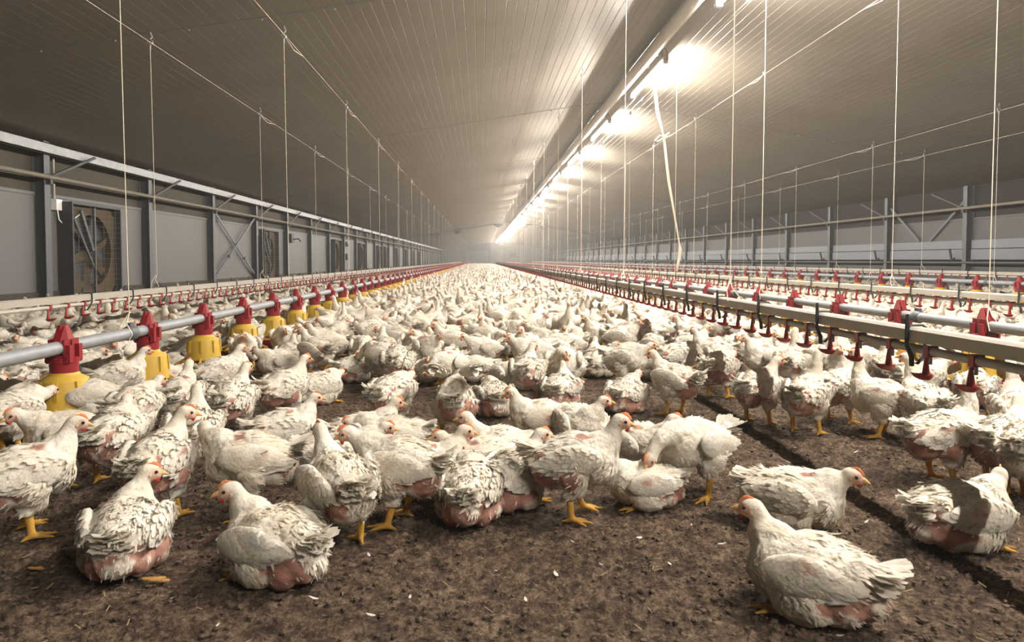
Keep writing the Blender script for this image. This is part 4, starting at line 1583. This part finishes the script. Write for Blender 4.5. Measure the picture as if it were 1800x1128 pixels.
N_EACH = 300 - len(NEAR)
variants = []
for k in range(24):
    sit = k % 5 in (1, 3)
    nk = ['up', 'mid', 'up', 'tall', 'low', 'up', 'mid', 'down'][k % 8]
    if sit and nk in ('tall', 'down'):
        nk = 'mid'
    kw = dict(pose='sit' if sit else 'stand', neck=nk, nyaw=rng.uniform(-30, 30), hyaw=rng.uniform(-35, 35), hpitch=rng.uniform(-18, 6), bare=rng.choice((1, 2, 2, 3, 3)), cream=rng.uniform(0.15, 0.6))
    variants.append((make_bird(300 + k, lod=1, **kw), kw['pose']))
zone = [(DRINK_L, 'by the left wall'), (FEED_L, 'between the left drinker line and the left feed pipe'), (DRINK_N, 'between the left feed pipe and the near drinker line'),
        (FEED_R, 'between the near drinker line and the second feed pipe'), (DRINK_R, 'between the second feed pipe and the lit drinker line'), (99, 'beyond the lit drinker line')]
LEFT_F = [p for p in FEEDERS if abs(p[0] - FEED_L) < 0.1 and p[1] > 2.9]
protos = {}
for i, (x, y) in enumerate(spots[:N_EACH]):
    k = rng.randrange(len(variants))
    me, pose = variants[k]
    hd = rng.uniform(0, 360)
    # birds beside a drinker line mostly turn towards it
    for dx in (DRINK_N, DRINK_R, DRINK_L):
        if 0.1 < abs(x - dx) < 0.35 and rng.random() < 0.6:
            hd = (0 if x < dx else 180) + rng.uniform(-40, 40)
    if k not in protos:
        o = place_bird(me, x, y, hd)
        protos[k] = o
    else:
        o = copy_tree(protos[k])
        o.location = (x, y, 0)
        o.rotation_euler = (0, 0, R(hd))
    o.scale = (rng.uniform(0.88, 0.99),) * 3
    z = next(n for e, n in zone if x < e)
    word = 'standing' if pose == 'stand' else 'sitting'
    lab = 'white chicken %s %s' % (word, z)
    near_f = [(abs(y - q[1]), n, q) for n, q in enumerate(LEFT_F[:8]) if abs(y - q[1]) < 0.3 and abs(x - q[0]) < 0.42]
    if near_f:
        _, n, q = min(near_f)
        lab = 'white chicken %s %s the %s feeder of the left pipe' % (word, 'right of' if x > q[0] else 'left of', ORD[n])
    tag(o, lab, 'chicken', 'chickens: ' + lab[14:])

# everything farther off is one flock
mid_v = [make_bird(400 + k, pose='sit' if k % 3 == 1 else 'stand', neck=('up', 'mid', 'tall', 'up', 'up', 'mid')[k], nyaw=rng.uniform(-20, 20), bare=k % 4, cream=0.55, lod=2)[0] for k in range(6)]
far_v = [[make_bird(420 + k, pose='sit' if k % 3 == 1 else 'stand', neck=('up', 'mid', 'tall', 'low')[k], bare=1 + k % 3, cream=0.55, lod=q)[0] for k in range(4)] for q in (3, 4, 5)]


def raw(me):
    n = len(me.vertices)
    v = np.empty(n * 3, np.float32)
    me.vertices.foreach_get('co', v)
    c = np.empty(n * 4, np.float32)
    me.attributes['tint'].data.foreach_get('color', c)
    f = np.array([(p.vertices[0], p.vertices[1], p.vertices[2], p.vertices[-1]) for p in me.polygons if len(p.vertices) == 4], np.int32)
    return v.reshape(-1, 3), c.reshape(-1, 4), f


mid_v, far_v = [raw(m) for m in mid_v], [[raw(m) for m in q] for q in far_v]
AV, AC, AF, nb = [], [], [], 0
for (x, y) in spots[N_EACH:]:
    v, c, f = rng.choice(mid_v if y < 13 else far_v[0 if y < 22 else 1 if y < 42 else 2])
    a, s = rng.uniform(0, 2 * math.pi), rng.uniform(0.88, 1.0)
    ca, sa = math.cos(a) * s, math.sin(a) * s
    AV.append(np.stack([v[:, 0] * ca - v[:, 1] * sa + x, v[:, 0] * sa + v[:, 1] * ca + y, v[:, 2] * s], 1))
    AC.append(c * np.array((rng.uniform(0.92, 1.05),) * 3 + (1,)))
    AF.append(f + nb)
    nb += len(v)
AV, AC, AF = np.concatenate(AV).astype(np.float32), np.concatenate(AC).astype(np.float32), np.concatenate(AF).astype(np.int32)
me = bpy.data.meshes.new('flock')
me.vertices.add(len(AV))
me.vertices.foreach_set('co', AV.ravel())
me.loops.add(AF.size)
me.loops.foreach_set('vertex_index', AF.ravel())
me.polygons.add(len(AF))
me.polygons.foreach_set('loop_start', np.arange(0, AF.size, 4, dtype=np.int32))
me.polygons.foreach_set('use_smooth', np.ones(len(AF), bool))
a = me.attributes.new('tint', 'BYTE_COLOR', 'POINT')
a.data.foreach_set('color', AC.ravel())
me.materials.append(M_PLUME)
me.update(calc_edges=True)
tag(put('flock', me), 'the rest of the white flock covering the floor to the far end', 'flock', None, 'stuff')
print('birds', len(NEAR), len(spots), 'flock verts', len(AV))

for o_ in [m for m in bpy.data.meshes if m.users == 0]:
    bpy.data.meshes.remove(o_)

# ------------------------------------------------------------------ loose litter
def clods(n, smin, smax, ya, yb, power):
    V, F, k = [], [], 0
    tv, tf = ico_template(1)
    for _ in range(n):
        y = ya + (yb - ya) * rng.random() ** power
        x = rng.uniform(-0.85 * y - 0.1, 0.85 * y + 0.2)
        s = smin + (smax - smin) * rng.random() ** 3
        q = tv * (1 + nrng.normal(0, 0.16, (len(tv), 1))) * np.array((s, s * rng.uniform(0.5, 1), s * rng.uniform(0.3, 0.65)))
        q = rotz(q, rng.uniform(0, 6.28))
        V.append(q + np.array((x, y, s * 0.15)))
        F.extend([tuple(i + k for i in g) for g in tf])
        k += len(tv)
    me = bpy.data.meshes.new('litter_clods')
    me.from_pydata(np.concatenate(V).tolist(), [], F)
    me.materials.append(M_CLOD)
    return put('litter_clods', me)


tag(clods(17000, 0.002, 0.0095, 1.05, 4.2, 1.5), 'loose dark brown clods of litter strewn over the open floor', 'litter', None, 'stuff')
m = MB()
for _ in range(160):
    y = 1.1 + 2.9 * rng.random() ** 1.4
    x = rng.uniform(-0.85 * y, 0.85 * y + 0.2)
    a, ln = rng.uniform(0, 3.14), rng.uniform(0.008, 0.028)
    m.bar((x, y, 0.008), (x + ln * math.cos(a), y + ln * math.sin(a), 0.011), 0.0016, 0.0012)
tag(m.build('straw_bits', M_STRAW), 'pale straw bits scattered on the brown litter', 'straw', None, 'stuff')
for px, py, s_, nm in ((272, 1024, 0.020, 'orange brown husk lying in front of the front left sitter'), (62, 1004, 0.012, 'small orange brown husk at the lower left of the litter')):
    x, y = ground(px, py)
    m = MB()
    for a, b, c in ((0, 0, 1.0), (1.1, -0.5, 0.8), (-1.0, 0.4, 0.7), (0.5, 0.8, 0.6)):
        m.add([(s_ * (a + c * p[0] * 1.0), s_ * (b * 0.6 + c * p[1] * 0.55), 0.004 + s_ * c * 0.22 * p[2]) for p in ICO_V], ICO_F)
    o = m.build('husk', M_STRAWO, None, True)
    o.location = (x, y, 0.004)
    tag(o, nm, 'husk')
dv, df, dc = [], [], []
cards(np.array([(0, 0, 0.0)]), np.array([(0, 0, 1.0)]), np.array([(1.0, 0, 0)]), np.array([0.034]), np.array([0.008]), np.array([0.008]), dv, df, dc, np.array([WHITE]), [])
dm = bpy.data.meshes.new('fallen_feather')
dm.from_pydata(dv[0].tolist(), [], df)
dm.materials.append(M_DOWN)
for (px, py) in ((1390, 818), (1342, 822), (1250, 866), (1285, 898), (1520, 925), (1262, 962), (925, 1065), (1010, 960), (870, 1010), (1470, 1125), (140, 995), (720, 1060), (650, 985), (560, 1060), (380, 1110), (1128, 950), (1180, 1000), (660, 1090), (300, 1060), (980, 1020), (1500, 800), (1395, 790), (1215, 930), (1060, 1000)):
    x, y = ground(px, py)
    o = put('fallen_feather', dm)
    o.location = (x, y, 0.012)
    o.rotation_euler = (rng.uniform(-0.2, 0.2), rng.uniform(-0.2, 0.1), rng.uniform(0, 6.28))
    o.scale = (rng.uniform(0.25, 0.7),) * 3
    tag(o, 'small white feather lying on the open brown litter', 'feather', 'white feathers on the litter')
